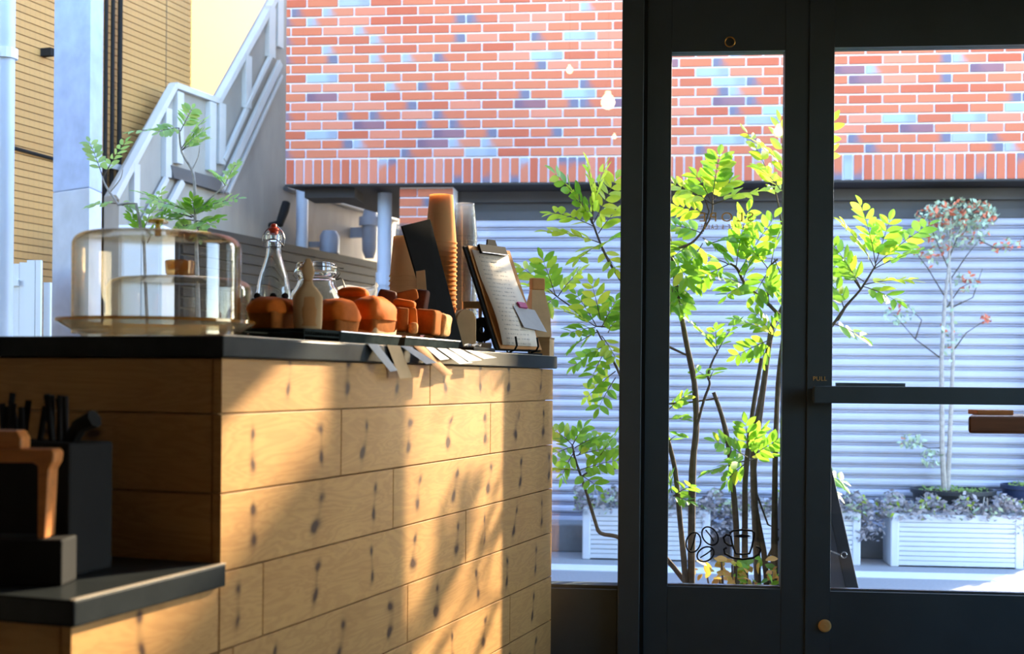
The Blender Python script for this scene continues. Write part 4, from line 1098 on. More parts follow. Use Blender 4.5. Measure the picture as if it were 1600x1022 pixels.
MB().lathe([(0, .176), (.03, .176), (.036, .180), (.038, .212), (.034, .214), (.030, .190), (0, .188)], 32).build('knob', M['domeedge'], t2, True)
p = Vector(t2.location)
# ---- bottle
p = on_bar(426, 3.75); chk('bottle', p)
t = thing('swing_top_bottle', 'clear glass swing-top bottle with a red stopper', 'bottle', p)
k = 3.75 / F
prof = [(0, .004), (.030, .0), (.045, .002), (.049, .010), (.049, .165), (.0465, .190), (.041, .215), (.031, .245), (.0225, .275), (.0205, .290), (.0205, .318), (.024, .320), (.024, .336), (.020, .338), (.013, .338)]
inn = [(.013, .32), (.0175, .318), (.0175, .29), (.0195, .275), (.028, .245), (.038, .215), (.0435, .19), (.046, .165), (.046, .013), (.03, .008), (0, .010)]
MB().lathe(prof + inn, 40).build('glass_body', M['bottle'], t, True)
MB().lathe([(0, .336), (.012, .336), (.0125, .346), (.016, .348), (.016, .353), (.010, .357), (.008, .366), (0, .368)], 24).build('stopper', M['red'], t, True)
wb = MB()
for sx in (-1, 1):
    wb.tube([(sx * .021, 0, .298), (sx * .030, -.004, .302), (sx * .033, -.006, .325), (sx * .025, 0, .345), (sx * .010, 0, .360), (0, 0, .362)], .0016, 6)
    wb.tube([(sx * .030, -.004, .302), (sx * .026, -.02, .308), (sx * .012, -.027, .318), (0, -.028, .320)], .0016, 6)
wb.tube([(.022 * math.cos(a), .022 * math.sin(a), .298) for a in [2 * math.pi * k_ / 20 for k_ in range(21)]], .0014, 6)
wb.build('wire_bail', M['steel'], t, True)
# ---- clip jar
p = on_bar(493, 3.92); chk('jar', p)
t = thing('clip_jar', 'wide glass clip-top storage jar behind the paper bag', 'jar', p)
prof = [(0, .004), (.07, 0), (.086, .006), (.09, .02), (.09, .12), (.086, .15), (.074, .18), (.060, .20), (.056, .21), (.056, .225), (.060, .23), (.060, .238), (.053, .238)]
inn = [(.052, .225), (.052, .208), (.056, .198), (.070, .176), (.082, .148), (.086, .12), (.086, .022), (.07, .010), (0, .012)]
MB().lathe(prof + inn, 44).build('glass_body', M['bottle'], t, True)
MB().lathe([(0, .241), (.060, .241), (.061, .246), (.061, .262), (.057, .268), (.045, .270), (.03, .266), (0, .266)], 44).build('glass_lid', M['bottle'], t, True)
MB().lathe([(.054, .2382), (.061, .2382), (.061, .2408), (.054, .2408), (.054, .2382)], 40).build('rubber_seal', M['white'], t, True)
wb = MB()
for rr_, z_ in ((.0585, .218), (.062, .254)): wb.tube([(rr_ * math.cos(a), rr_ * math.sin(a), z_) for a in [2 * math.pi * k_ / 32 for k_ in range(33)]], .0018, 6)
wb.tube([(.060, 0, .218), (.075, 0, .222), (.080, 0, .215), (.098, -.01, .17)], .003, 6)
wb.tube([(.062, 0, .254), (.084, -.005, .252)], .002, 6).tube([(-.06, 0, .218), (-.072, 0, .23), (-.062, 0, .254)], .002, 6).tube([(.06, 0, .218), (.072, 0, .236), (.062, 0, .254)], .002, 6)
wb.build('wire_clip', M['steel'], t, True)
# ---- black box with round knobs
p = on_bar(424, 3.5); chk('blackbox', p)
t = thing('black_stand', 'black box with three round knobs in front of the bottle', 'box', p, R(-8))
kk = 3.5 / F
MB().box(-30 * kk, 30 * kk, -.03, .05, 0, .132).build('body', M['black'], t, bevel=.004)
for xx in (-26, 0, 19): MB().blob(((xx) * kk, .01, .140), .0095, .0095, .0095, 1.0, nu=16, nv=10).build('knob', M['black'], t, True)
# ---- crumpled clear bag
p = on_bar(556, 4.05); chk('bag', p)
kk = 4.05 / F
mb = MB(); N = 26
rb = random.Random(9)
prof = [(.030, 0), (.040, .03), (.046, .09), (.055, .15), (.068, .19), (.074, .205)]
vs, fs = [], []
for j, (r_, z_) in enumerate(prof):
    for i in range(N):
        a = 2 * math.pi * i / N; rr_ = r_ * (1 + .13 * j / 5 * math.sin(3 * a + j) + .05 * rb.uniform(-1, 1))
        vs.append((rr_ * math.cos(a), rr_ * math.sin(a) * .7, z_ + (.016 * math.cos(a) * math.cos(a * 2) if j == 5 else 0)))
for j in range(5):
    for i in range(N): fs.append((j * N + i, j * N + (i + 1) % N, (j + 1) * N + (i + 1) % N, (j + 1) * N + i))
fs.append(tuple(range(N))[::-1])
mb.add(vs, fs)
o = mb.build('plastic_bag', M['bag'], None, True); o.location = p
sd = o.modifiers.new('solid', 'SOLIDIFY'); sd.thickness = .0015
tag(o, 'open clear plastic bag standing behind the loaves', 'bag')

# ---- wire rack and trays
RH = .034
t = thing('wire_rack', 'black wire cooling rack under the plain loaves', 'rack', CLOC + Vector((0, 0, TOP)), CROT)
ra, rb_, rm0, rm1 = .425, .600, .05, .31
mb = MB()
mb.tube([(ra, rm0, RH - .004), (rb_, rm0, RH - .004), (rb_, rm1, RH - .004), (ra, rm1, RH - .004), (ra, rm0, RH - .004)], .003, 6)
mb.tube([(ra, rm0, .016), (rb_, rm0, .016), (rb_, rm1, .016), (ra, rm1, .016), (ra, rm0, .016)], .002, 6)
mb.build('rim_wire', M['blackmetal'], t, True)
mb = MB()
for k_ in range(15): 
    u_ = ra + (rb_ - ra) * k_ / 14; mb.tube([(u_, rm0, RH - .004), (u_, rm1, RH - .004)], .0017, 5); mb.tube([(u_, rm0, .016), (u_, rm0, RH - .004)], .0015, 5)
for k_ in range(5):
    v_ = rm0 + (rm1 - rm0) * k_ / 4; mb.tube([(ra, v_, RH - .007), (rb_, v_, RH - .007)], .0017, 5)
mb.build('wires', M['blackmetal'], t, True)
for u_, v_ in ((ra, rm0), (rb_, rm0), (ra, rm1), (rb_, rm1)): MB().tube([(u_, v_, 0), (u_, v_, RH - .004)], .003, 6).build('leg', M['blackmetal'], t, True)
def tray(lab, a0, a1, m0, m1):
    t = thing('baking_tray', lab, 'tray', FC.world((a0 + a1) / 2, (m0 + m1) / 2, TOP), CROT, 'black baking trays on the bar')
    lx, ly = (a1 - a0) / 2, (m1 - m0) / 2; i = .007
    mb = MB().box(-lx + i, lx - i, -ly + i, ly - i, 0.0, .0015)
    for s_ in (-1, 1):
        mb.prism([(-lx + i, s_ * (ly - i), 0), (lx - i, s_ * (ly - i), 0), (lx, s_ * ly, .031), (-lx, s_ * ly, .031)], (0, -s_ * .0015, 0))
        mb.prism([(s_ * (lx - i), -ly + i, 0), (s_ * (lx - i), ly - i, 0), (s_ * lx, ly, .031), (s_ * lx, -ly, .031)], (-s_ * .0015, 0, 0))
    mb.build('pan', M['blackmetal'], t)
    MB().tube([(-lx, -ly, .031), (lx, -ly, .031), (lx, ly, .031), (-lx, ly, .031), (-lx, -ly, .031)], .0024, 8).build('rolled_rim', M['steel'], t, True)
    return t
S_ = lambda x, m: FC.hit(x, HOR, m)[0]
tray('black tray carrying the paper-lined loaf cake', S_(532, .05), S_(625, .05), .05, .31)
tray('black tray carrying the cut cake slices', S_(630, .05) + .012, S_(716, .055), .05, .31)

# ---- loaf cakes
def loaf(x, y0, y1, wpx, D, rz, lab, liner=False, long=1.5, seed=0, zbase=None, tilt=None):
    k = D / F
    p = at(x, y0, D); b = Vector((p.x, D, p.z if zbase is None else zbase)); ht = at(x, y1, D).z - b.z
    chk('loaf', b)
    t = thing('loaf_cake', lab, 'cake', b, rz, 'mini loaf cakes on the bar')
    L, W = wpx * k / 2, wpx * k / 2 * .62
    if long < 1: W = L * long
    h1 = ht * .58
    mb = MB(); n = 28; vs, fs = [], []
    sp = lambda v, e: math.copysign(abs(v) ** e, v)
    for j, (z_, s_) in enumerate(((0, .84), (h1 * .15, .87), (h1 * .55, .93), (h1 * .9, .99), (h1, .96))):
        for i in range(n):
            a = 2 * math.pi * i / n
            w_ = 1 + .02 * noise.noise((math.cos(a) * 3 + seed, math.sin(a) * 3, z_ * 30))
            vs.append((L * s_ * sp(math.cos(a), .35) * w_, W * s_ * sp(math.sin(a), .35) * w_, z_))
    for j in range(4):
        for i in range(n): fs.append((j * n + i, j * n + (i + 1) % n, (j + 1) * n + (i + 1) % n, (j + 1) * n + i))
    fs += [tuple(range(n))[::-1], tuple(range(4 * n, 5 * n))]
    mb.add(vs, fs); mb.build('cake_body', M['cake'], t, True)
    tp_ = MB().blob((0, 0, h1 + .006), L * 1.10, W * 1.14, (ht - h1) * 1.0, .6, .85, nu=40, nv=20, nz=.075, seed=seed)
    tp_.v = [(a, b_, max(c, h1 - .006 + .004 * noise.noise((a * 60, b_ * 60, seed)))) for a, b_, c in tp_.v]
    tp_.build('crust_top', M['crust'], t, True)
    if liner:
        m2 = MB(); vs = []; fs = []
        for j, (z_, s_) in enumerate(((0.0, .86), (h1 * .3, .92), (h1 * .55 , .965))):
            for i in range(n):
                a = 2 * math.pi * i / n
                vs.append((L * s_ * sp(math.cos(a), .3) * 1.03, W * s_ * sp(math.sin(a), .3) * 1.05, z_ + (.006 * math.sin(5 * a) if j == 2 else 0)))
        for j in range(2):
            for i in range(n): fs.append((j * n + i, j * n + (i + 1) % n, (j + 1) * n + (i + 1) % n, (j + 1) * n + i))
        m2.add(vs, fs); o = m2.build('paper_liner', M['kraftcard'], t, True)
    return t
ZR = TOP + RH
loaf(428, 507, 468, 86, 3.06, R(68), 'golden loaf cake on the wire rack beside the cake domes', seed=1, zbase=ZR)
loaf(527, 507, 470, 76, 3.24, R(68), 'golden loaf cake with a split crust between the paper bag and the lined loaf', seed=2, zbase=TOP + .004)
loaf(582, 512, 466, 82, 3.42, R(68), 'big golden loaf cake in a pale paper liner', liner=True, seed=3, zbase=TOP + .004)
loaf(474, 507, 470, 46, 3.32, R(10), 'golden loaf cake mostly hidden behind the paper bag', seed=4, zbase=TOP + .004)
loaf(553, 492, 474, 46, 3.47, R(5), 'dark golden loaf cake hidden beneath the topmost loaf', seed=5, zbase=TOP + .004, long=.6)
loaf(552, 476, 452, 44, 3.47, R(-4), 'small round loaf cake topmost of the pile, in front of the clear bag', seed=6, zbase=None, long=.6)
# ---- cut slices
def slab(name, lab, x, ya, yb_, wpx, dep, D, rot, mat, e=.28, nz=.06, seed=0, cat='cake slice', top=None):
    k = D / F
    c = at(x, (ya + yb_) / 2, D)
    hz = abs(ya - yb_) * k / 2
    o = MB().blob((0, 0, 0), wpx * k / 2, dep / 2, hz, e, e, nu=24, nv=14, nz=nz, seed=seed).build(name, mat, None, True)
    o.location = c; o.rotation_euler = rot
    return tag(o, lab, cat, 'cut cake slices on the tray')
slab('cake_slice', 'dark chocolate slab at the far back of the slice pile, tilted', 601, 453, 512, 30, .05, 3.75, (0, R(14), 0), M['choc'], seed=1)
slab('cake_slice', 'long tan slab with dark specks lying across the top of the slices', 628, 456, 474, 50, .05, 3.78, (0, R(-14), R(8)), M['cake'], seed=2)
slab('cake_slice', 'upright dark brown slice against the black board', 659, 453, 490, 18, .05, 3.90, (0, R(10), R(-10)), M['choc'], seed=3)
slab('cake_slice', 'pale rounded slice lying over the standing slices', 632, 468, 482, 36, .06, 3.66, (0, R(8), 0), M['crust'], .6, seed=4)
slab('cake_slice', 'standing orange brown slice directly beside the lined loaf', 626, 481, 519, 17, .07, 3.60, (0, R(3), R(20)), M['cake'], seed=5)
slab('cake_slice', 'second standing orange brown slice from the lined loaf', 641, 480, 520, 15, .07, 3.66, (0, R(-4), R(20)), M['crust'], seed=6)
slab('cake_slice', 'small pale crumbly lump at the foot of the standing slices', 646, 504, 522, 15, .03, 3.58, (0, 0, R(10)), M['crumb'], .7, .12, seed=7)
slab('cake_slice', 'large square chunk of orange brown cake in the slice tray', 668, 484, 524, 36, .08, 3.76, (0, R(4), R(-12)), M['cake'], seed=8)
slab('cake_slice', 'crumble-topped chunk at the board end of the slice tray', 691, 490, 527, 22, .08, 3.84, (0, R(6), R(-12)), M['crumb'], .4, .12, seed=9)
slab('cake_slice', 'dark chocolate slice wedged between the pale slice and the square chunk', 656, 486, 508, 16, .05, 3.84, (0, R(-12), 0), M['choc'], seed=10)

# ---- twisted paper bag standing in front
p = on_bar(480, 3.05); chk('paperbag', p)
t = thing('paper_bag', 'small twisted kraft paper bag with a brown filling, standing before the loaves', 'bag', (p.x, p.y, TOP + RH), R(20))
k = 3.05 / F
prof = [(.0, 21, 13), (.012, 22, 14), (35, 22.5, 14), (50, 23, 13), (58, 18, 10), (68, 9, 6), (76, 6.5, 4.5), (88, 10.5, 3.0), (98, 8.5, 2.2), (104, 5.5, 1.6), (110, 3.0, 1.0)]
def bagring(lst, off=0.0):
    mb = MB(); n = 24; vs = []; fs = []
    for j, (z_, a_, b_) in enumerate(lst):
        for i in range(n):
            th = 2 * math.pi * i / n; sp = lambda v, e: math.copysign(abs(v) ** e, v)
            w_ = 1 + .06 * noise.noise((i * .7, j * .9, 3.1)) * (1 if j > 2 else .3)
            vs.append(((a_ * k + off) * sp(math.cos(th), .6) * w_, (b_ * k + off) * sp(math.sin(th), .6) * w_, z_ * k if z_ > .5 else z_))
    for j in range(len(lst) - 1):
        for i in range(n): fs.append((j * n + i, j * n + (i + 1) % n, (j + 1) * n + (i + 1) % n, (j + 1) * n + i))
    fs += [tuple(range(n))[::-1], tuple(range((len(lst) - 1) * n, len(lst) * n))]
    return mb.add(vs, fs)
bagring(prof).build('paper_wrap', M['kraftcard'], t, True)
bagring([(4, 17, 14.6), (30, 17, 14.8), (48, 16, 13.6), (54, 12, 11)]).build('brown_label_panel', M['kraft'], t, True)
MB().tube([(7 * k * math.cos(a), 5 * k * math.sin(a), 75 * k) for a in [2 * math.pi * i / 16 for i in range(17)]], .0012, 6).build('tie', M['kraft'], t, True)

# ---- tags hanging over the edge
def hang(name, lab, x0, x1, y0, x2, x3, y1, mat, m1=-.035, lift=0.0):
    u0, u1_ = S_(x0, -OV - .002), S_(x1, -OV - .002)
    P = [FC.world(u0, .03, TOP + .0015 + lift), FC.world(u1_, .03, TOP + .0015 + lift), FC.world(u1_, -OV - .003, TOP + .0015 + lift), FC.world(u0, -OV - .003, TOP + .0015 + lift)]
    fr = Frame(FC.world(0, m1, 0).x, FC.world(0, m1, 0).y, FC.ang)
    a, b = fr.hit(x2, y1), fr.hit(x3, y1 - 2)
    Q = [fr.world(a[0], 0, a[1]), fr.world(b[0], 0, b[1])]
    o_ = FC.world(u0, 0, TOP)
    mb = MB(); th = Vector((0, 0, .0009))
    vs = [P[0], P[1], P[3], P[2], Q[0], Q[1]]
    vs = [v - o_ for v in vs]; vs2 = [v + th for v in vs]
    f = [(0, 1, 3, 2), (2, 3, 5, 4)]
    mb.add(vs + vs2, [q_[::-1] for q_ in f] + [tuple(i + 6 for i in q_) for q_ in f] + [(0, 2, 8, 6), (2, 4, 10, 8), (4, 5, 11, 10), (5, 3, 9, 11), (3, 1, 7, 9), (1, 0, 6, 7)])
    o = mb.build(name, mat, None); o.location = o_
    return tag(o, lab, 'price tag', 'paper tags over the bar edge')
hang('price_tag', 'long white paper tag hanging lowest at the dome end of the row', 573, 590, 540, 610, 621, 581, M['paper'], -.05)
hang('price_tag', 'translucent brownish tag hanging straight down, second in the row', 604, 624, 543, 625, 644, 592, M['kraftcard'], -.03)
hang('price_tag', 'grey white tag slanting over the edge, third in the row', 625, 640, 543, 666, 682, 569, M['paper'], -.06)
hang('price_tag', 'brown slanting tag hanging lowest in the middle of the row', 645, 662, 544, 692, 708, 587, M['kraft'], -.06, .002)
hang('price_tag', 'short white tag tucked beside the brown slanting tag', 664, 676, 545, 688, 702, 563, M['paper'], -.045, .001)
hang('price_tag', 'wide white tag before the foot of the black board', 682, 697, 546, 718, 738, 569, M['paper'], -.06)
hang('price_tag', 'white tag with a faint brown print near the clipboard', 700, 718, 546, 732, 753, 565, M['paper'], -.06, .002)
hang('price_tag', 'narrow white tag nearest the clipboard stand', 726, 738, 547, 756, 776, 561, M['paper'], -.055)

# ---- black board
def slab4(name, c4, th, mat, parent=None, o_=None):
    A_, B_, C_, D_ = [Vector(c) for c in c4]
    n = (B_ - A_).cross(D_ - A_).normalized() * th
    off = Vector(o_) if o_ is not None else Vector((0, 0, 0))
    return MB().prism([A_ - off, B_ - off, C_ - off, D_ - off], n).build(name, mat, parent, bevel=.001)
BLc = FC.world(S_(684, .16), .16, TOP); BRc = FC.world(S_(724, .13), .13, TOP)
tl, tr_ = at(626, 354, BLc.y + .042), at(670, 343, BRc.y + .042)
BD = BLc.y - .02
t = thing('menu_board', 'plain black board leaning back, seen from behind, beside the slices', 'board', BLc)
slab4('panel', [BLc, BRc, tr_, tl], .006, M['board'], t, BLc)
a, b = at(650, 424, BD), at(664, 422, BD); c, d = at(668, 470, BD - .02), at(652, 470, BD - .02)
slab4('paper_strip', [d, c, b, a], .002, M['kraftcard'], t, BLc)
# ---- cups
def cup_mesh(name, mat, r0, r1, h):
    return MB().lathe([(0, h - .004), (r0 - .002, h - .004), (r0 - .001, h), (r0, h), (r1, .004), (r1 + .003, .004), (r1 + .0035, .002), (r1 + .003, 0), (r1 - .001, 0), (r0 - .0025, h - .006), (0, h - .006)], 28).mesh(name, mat, True)
def cup_stack(x, ytop, D, r0, r1, hc, mat, name, lab, grp, step):
    p = on_bar(x, D); chk(name, p)
    k = D / F; zt3 = at(x, ytop, D).z - hc
    me = cup_mesh(name, mat, r0, r1, hc)
    n = max(1, int((zt3 - TOP) / step))
    for i in range(n + 1):
        o = bpy.data.objects.new(name, me); COL.objects.link(o); o.location = (p.x, p.y, zt3 - (n - i) * step if n * step <= zt3 - TOP else TOP + i * step)
        if i == 0: o.location.z = TOP
        l_ = lab
        if i == n: l_ = lab.replace('upside-down in', 'topmost in')
        tag(o, l_, 'cup', grp)
kc = 4.5 / F
cup_stack(687, 305, 4.5, 18.5 * kc, 24.5 * kc, .17, M['cup'], 'paper_cup', 'kraft paper cup upside-down in the tallest stack', 'kraft cups in the tall stack', .0165)
cup_stack(632, 370, 4.45, 19 * kc, 24 * kc, .14, M['cup'], 'paper_cup', 'kraft paper cup upside-down in the shorter stack behind the black board', 'kraft cups in the short stack', .0165)
cup_stack(724, 318, 4.62, 15 * 4.62 / F, 20 * 4.62 / F, .12, M['clearcup'], 'plastic_cup', 'clear plastic cup upside-down in the stack behind the clipboard', 'clear cups in the tall stack', .02)
cup_stack(632, 350, 4.64, 15 * 4.64 / F, 19 * 4.64 / F, .12, M['clearcup'], 'plastic_cup', 'clear plastic cup upside-down in the stack behind the short kraft stack', 'clear cups in the short stack', .02)

# ---- clipboard on its stand
def menu_mat():
    g = G('menu_paper')
    tc = g.n('TexCoord'); sep = g.n('SeparateXYZ'); g.l(tc.outputs['UV'], sep.inputs[0])
    ln = g.math('FRACT', g.math('MULTIPLY', sep.outputs[1], 22.0))
    band = g.math('LESS_THAN', g.math('ABSOLUTE', g.math('SUBTRACT', ln, .5)), .16)
    mp = g.n('Mapping'); mp.inputs['Scale'].default_value = (60, 22, 1); g.l(tc.outputs['UV'], mp.inputs[0])
    wd = g.math('GREATER_THAN', g.noise(mp.outputs[0], 1.0, 2.0), .5)
    ins = g.math('MULTIPLY', g.math('GREATER_THAN', sep.outputs[0], .14), g.math('LESS_THAN', sep.outputs[0], .8))
    f = g.math('MULTIPLY', g.math('MULTIPLY', band, wd), ins)
    nz = g.noise(tc.outputs['UV'], 3.0, 2.0)
    base = g.mix(nz, lin((240, 228, 210)), lin((222, 200, 176)))
    g.principled(g.mix(g.math('MULTIPLY', f, .45), base, lin((110, 92, 80))), .8, 0, .2)
    return g.m
M['menu'] = menu_mat()
CB0 = on_bar(781, 4.281); CB0.z += .018
bx = Vector((math.cos(R(50)), math.sin(R(50)), 0)); nb_ = Vector((bx.y, -bx.x, 0))       # along the board's foot; horizontal front normal
lean = R(23); upv = Vector((0, 0, 1)) * math.cos(lean) - nb_ * math.sin(lean)
fn = nb_ * math.cos(lean) + Vector((0, 0, 1)) * math.sin(lean)
CW, CH = .223, .386
def cb(a, h, d=0.0): return CB0 + bx * a + upv * h + fn * d
t = thing('clipboard_stand', 'black wire easel stand holding the menu clipboard', 'stand', CB0 - Vector((0, 0, .018)))
o_ = Vector(t.location)
slab4('back_plate', [cb(-.014, 0, -.014), cb(CW, 0, -.014), cb(CW, CH, -.014), cb(-.014, CH, -.014)], .010, M['black'], t, o_)
for a_ in (.05, .165):
    MB().tube([v - o_ for v in (cb(a_, .02, -.014), cb(a_, -.008, -.012), cb(a_, -.010, .02), cb(a_, .0, .034), cb(a_, .03, .040))], .0035, 8).build('hook', M['black'], t, True)
bk = cb(.11, .26, -.016); ft = Vector((bk.x, bk.y, TOP)) - nb_ * .14
ft = bk - nb_ * .06; ft.z = TOP + .003
MB().tube([bk - o_, ft - o_], .003, 6).build('back_leg', M['black'], t, True)
MB().tube([Vector((v.x, v.y, TOP + .004)) - o_ for v in (cb(.0, 0), cb(CW, 0))], .004, 8).build('foot_bar', M['black'], t, True)
t = thing('clipboard', 'brown clipboard with a black clip and a cream menu sheet', 'clipboard', cb(0, 0, 0))
o_ = Vector(t.location)
slab4('board', [cb(0, .002, -.003), cb(CW, .002, -.003), cb(CW, CH, -.003), cb(0, CH, -.003)], .005, M['kraft'], t, o_)
mb = MB(); vs = []; fs = []; NN = 14; uvs = []
for j in range(NN + 1):
    h_ = .012 + (CH - .03) * j / NN; d_ = .004 + .012 * (1 - j / NN) ** 2 * math.sin(math.pi * min(1, j / NN * 2.2) * .5 + .2) + .006 * math.sin(j / NN * 5)
    d_ = max(.0035, d_)
    for i in range(3):
        vs.append(cb(.008 + (CW - .03) * i / 2, h_, d_ + .004 * (i == 0)) - o_); uvs.append((i / 2, j / NN))
for j in range(NN):
    for i in range(2): fs.append((j * 3 + i, j * 3 + i + 1, (j + 1) * 3 + i + 1, (j + 1) * 3 + i))
me = bpy.data.meshes.new('menu_sheet'); me.from_pydata([tuple(v) for v in vs], [], fs); me.materials.append(M['menu'])
uvl = me.uv_layers.new(name='UVMap')
for lp in me.loops: uvl.data[lp.index].uv = uvs[lp.vertex_index]
me.polygons.foreach_set('use_smooth', [True] * len(me.polygons))
o = bpy.data.objects.new('menu_sheet', me); COL.objects.link(o); o.parent = t
sd = o.modifiers.new('solid', 'SOLIDIFY'); sd.thickness = .0012
slab4('clip', [cb(.045, CH - .028, .004), cb(.185, CH - .028, .004), cb(.185, CH + .004, .004), cb(.045, CH + .004, .004)], .012, M['black'], t, o_)
slab4('clip_lever', [cb(.085, CH - .002, .008), cb(.145, CH - .002, .008), cb(.135, CH + .026, .014), cb(.095, CH + .026, .014)], .006, M['black'], t, o_)
MB().tube([v - o_ for v in (cb(.045, CH - .03, .018), cb(.185, CH - .03, .018))], .0025, 8).build('clip_jaw', M['steel'], t, True)
t = thing('note_card', 'small white card pegged to the edge of the menu sheet', 'card', cb(.13, .07, .02)); o_ = Vector(t.location)
slab4('card', [cb(.135, .075, .022), cb(.252, .060, .024), cb(.240, .150, .012), cb(.122, .160, .016)], .0012, M['paper'], t, o_)
slab4('peg', [cb(.150, .152, .016), cb(.192, .150, .016), cb(.192, .172, .012), cb(.150, .174, .012)], .008, M['pink'], t, o_)

# ---- things behind the clipboard
p = on_bar(838, 4.55); chk('kbag', p)
t = thing('gift_bag', 'folded kraft gift bag with a rolled top behind the clipboard', 'bag', (p.x, p.y, TOP + .068), R(25))
k = 4.55 / F
w0, h0 = 13 * k * 1.3, 92 * k
MB().add([(-w0, -.04, 0), (w0, -.04, 0), (w0, .04, 0), (-w0, .04, 0), (-w0 * .95, -.035, h0 * .35), (w0 * .95, -.035, h0 * .35), (w0 * .95, .035, h0 * .35), (-w0 * .95, .035, h0 * .35), (-w0 * .62, -.008, h0 * .82), (w0 * .62, -.008, h0 * .82), (w0 * .62, .008, h0 * .82), (-w0 * .62, .008, h0 * .82)],
         [(3, 2, 1, 0), (0, 1, 5, 4), (1, 2, 6, 5), (2, 3, 7, 6), (3, 0, 4, 7), (4, 5, 9, 8), (5, 6, 10, 9), (6, 7, 11, 10), (7, 4, 8, 11), (8, 9, 10, 11)]).build('body', M['kraftcard'], t)
MB().box(-w0 * .66, w0 * .66, -.014, .014, h0 * .80, h0).build('rolled_top', M['kraft'], t, bevel=.004)
p = on_bar(846, 4.56); chk('woodbox', p)
t = thing('wooden_box', 'small pale wooden box at the far end of the bar', 'box', p, R(-10))
k = 4.56 / F
MB().box(-.042, .036, -.05, .06, 0, .062).build('body', M['boxwood'], t, bevel=.002)
MB().box(-.044, .038, -.052, .062, .0622, .0675).build('lid', M['boxwood'], t, bevel=.001)
p = on_bar(727, 4.2); chk('arch', p)
t = thing('wooden_arch', 'round-topped wooden holder behind the black board', 'holder', p, R(15))
k = 4.2 / F; ra_ = 17 * k; hz = (at(727, 483, 4.2).z - TOP)
pts = [(-ra_, 0, 0), (ra_, 0, 0)] + [(ra_ * math.cos(a), 0, hz - ra_ + ra_ * math.sin(a)) for a in [math.pi * i / 14 for i in range(15)]]
MB().prism(pts, (0, .045, 0)).build('body', M['boxwood'], t, bevel=.003)
MB().prism([(x * .82, -.004, .006 + z_ * .95) for x, _, z_ in pts], (0, .006, 0)).build('face_panel', M['kraftcard'], t)
p = on_bar(752, 4.35); chk('disp', p)
t = thing('tape_dispenser', 'black and white tape dispenser half behind the clipboard', 'dispenser', p, R(10))
k = 4.35 / F
MB().box(-.035, .03, -.03, .03, 0, .04).build('base', M['white'], t, bevel=.004)
MB().lathe([(.012, -.02), (.042, -.02), (.042, .02), (.012, .02), (.012, -.02)], 24).build('roll', M['black'], t, True, loc=(0, 0, .085)).rotation_euler = (R(90), 0, 0)
MB().box(-.008, .008, .021, .03, .03, .10).build('roll_arm', M['white'], t)
p = on_bar(737, 4.5); zz = at(737, 482, 4.5).z; chk('bar', p)
t = thing('wooden_rack', 'small wooden rack with a level top bar behind the clipboard', 'rack', p, R(5))
MB().box(-.034, .034, -.02, .02, zz - TOP, zz - TOP + .024).build('top_bar', M['boxwood'], t, bevel=.002)
for sx in (-1, 1): MB().box(sx * .028 - .005, sx * .028 + .005, -.015, .015, 0, zz - TOP).build('leg', M['boxwood'], t)
p = FC.world(S_(742, .06), .06, TOP)
t = thing('napkin_tray', 'low dark tray of clear wrappers at the foot of the clipboard', 'tray', p, CROT)
MB().box(-.10, .09, -.035, .025, 0, .016).build('base', M['black'], t, bevel=.003)
mb = MB(); rw = random.Random(4)
for i in range(10):
    x_, y_ = rw.uniform(-.08, .06), rw.uniform(-.025, .018)
    mb.tube([(x_, y_, .019), (x_ + rw.uniform(-.03, .03), y_ + rw.uniform(-.01, .01), .026), (x_ + rw.uniform(-.04, .04), y_, .02)], .0025, 5)
mb.build('wrappers', M['paper'], t, True)

# ---- lower worktop: black caddy and wooden stand
def on_low(x, D): p = at(x, HOR, D); return Vector((p.x, D, LOWZ))
cd = 2.42
p = on_low(40, cd)
t = thing('black_caddy', 'black caddy crammed with dark utensils on the lower worktop', 'caddy', p, CROT - R(90))
k = cd / F
hb = at(60, 690, cd).z - LOWZ
MB().box(-.13, .125, -.03, .1, 0, hb).build('body', M['black'], t, bevel=.006)
ru = random.Random(2)
for i in range(14):
    x_ = -.12 + .014 * i; MB().tube([(x_, ru.uniform(0, .08), hb - .05), (x_ + ru.uniform(-.01, .01), ru.uniform(0, .08), hb + ru.uniform(.06, .09))], .006, 8).build('utensil', M['black'], t, True)
MB().tube([(.07, .03, hb - .02), (.10, .03, hb + .03), (.135, .03, hb + .045)], [.012, .016, .018], 8).build('brush', M['black'], t, True)
sd_ = 2.26
t = thing('wooden_stand', 'small orange wooden stand with a tapering leg in the dark corner', 'stand', on_low(20, sd_), 0)
o_ = Vector(t.location)
pxp = [(-60, 702), (80, 702), (85, 708), (83, 722), (76, 735), (70, 842), (58, 842), (59, 728), (50, 723), (-60, 723)]
MB().prism([at(x, y, sd_) - o_ for x, y in pxp], (0, .05, 0)).build('frame', M['stoolwood'], t, bevel=.003)
MB().prism([at(x, y, sd_ + .005) - o_ for x, y in [(-60, 672), (26, 673), (33, 684), (33, 702), (-60, 702)]], (0, .045, 0)).build('top_block', M['stoolwood'], t, bevel=.003)
hb2 = at(60, 842, sd_).z - LOWZ
a = at(-60, 842, sd_).x - o_.x; b = at(100, 842, sd_).x - o_.x
MB().box(a, b, -.01, .07, 0, hb2).build('black_base', M['black'], t, bevel=.004)

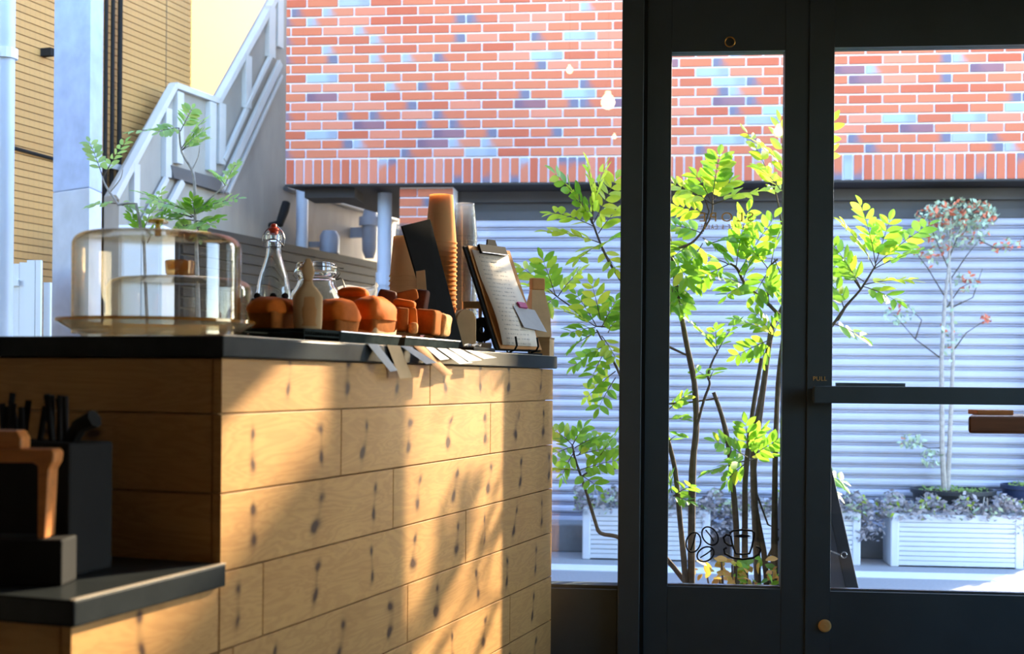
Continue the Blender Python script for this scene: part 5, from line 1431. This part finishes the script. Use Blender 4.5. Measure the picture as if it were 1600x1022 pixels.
# ---- table in the room at the far side of the door
tD = 3.75
a = at(1513, 655, tD)
t = thing('wooden_table', 'dark brown wooden high table end in front of the glass door', 'table', (a.x + .6, tD + .25, 0))
zt_, zb_ = at(1550, 650, tD).z, at(1550, 677.5, tD).z
MB().prism([(-.6, -.25, zb_), (.75, -.25, zb_), (.75, .05, zb_), (-.48, .05, zb_)], (0, 0, zt_ - zb_)).build('table_top', M['tablewood'], t, bevel=.008)
for sx in (.05, .68):
    for sy in (-.2, .01): MB().box(sx - .025, sx + .025, sy - .025, sy + .025, 0, zb_).build('leg', M['frame'], t)
a, b = at(1527, 644, tD + .12), at(1584, 644, tD + .12)
o = MB().box(0, b.x - a.x, 0, .08, 0, a.z - zt_ + .006).build('wooden_tray', M['stoolwood'], None, bevel=.002); o.location = (a.x, tD + .12, zt_ + .0005)
tag(o, 'thin orange wooden block lying on the dark high table', 'tray')

# ---- pendant lamps in the room, seen mirrored in the panes
def bulb_mat(name, s):
    g = G(name); e = g.n('Emission'); e.inputs[0].default_value = (1.0, .72, .38, 1); e.inputs[1].default_value = s
    g.l(e.outputs[0], g.out.inputs[0]); return g.m
M['bulb'] = bulb_mat('glowing_bulb', 22.0)
def pendant(x, y, dist, r, lab):
    kx, kz = ray(x, y); v = Vector((kx, 1, kz)); v = v * dist + Vector((0, 0, H))
    n = FW.w; d_ = (v - FW.o).dot(n); v = v - n * 2 * d_               # the lamp itself stands at the mirrored place
    if v.z > CZ - .15: v.z = CZ - .15
    t = thing('pendant_lamp', lab, 'lamp', (v.x, v.y, CZ))
    MB().lathe([(0, -r), (r * .55, -r * .83), (r * .95, -r * .3), (r, 0.05 * r), (r * .8, r * .65), (r * .42, r * 1.15), (r * .36, r * 1.5), (0, r * 1.5)], 24, (0, 0, v.z - CZ)).build('bulb', M['bulb'], t, True)
    MB().lathe([(0, r * 1.5), (r * .4, r * 1.5), (r * .42, r * 2.3), (r * .15, r * 2.5), (0, r * 2.5)], 16, (0, 0, v.z - CZ)).build('socket', M['black'], t, True)
    MB().tube([(0, 0, v.z - CZ + r * 2.5), (0, 0, 0)], .003, 6).build('cord', M['black'], t)
    print('BULB', [round(c, 2) for c in v])
pendant(950, 160, 7.2, .042, 'glowing bare bulb hanging on a cord, mirrored brightest in the pane beside the post')
pendant(890, 110, 6.2, .018, 'small glowing bulb on a cord, mirrored faintly over the bricks')
pendant(1216, 206, 8.0, .032, 'glowing bulb on a cord, mirrored beside the door stile')
pendant(960, 214, 8.6, .016, 'tiny glowing bulb on a cord, mirrored at the edge of the post')
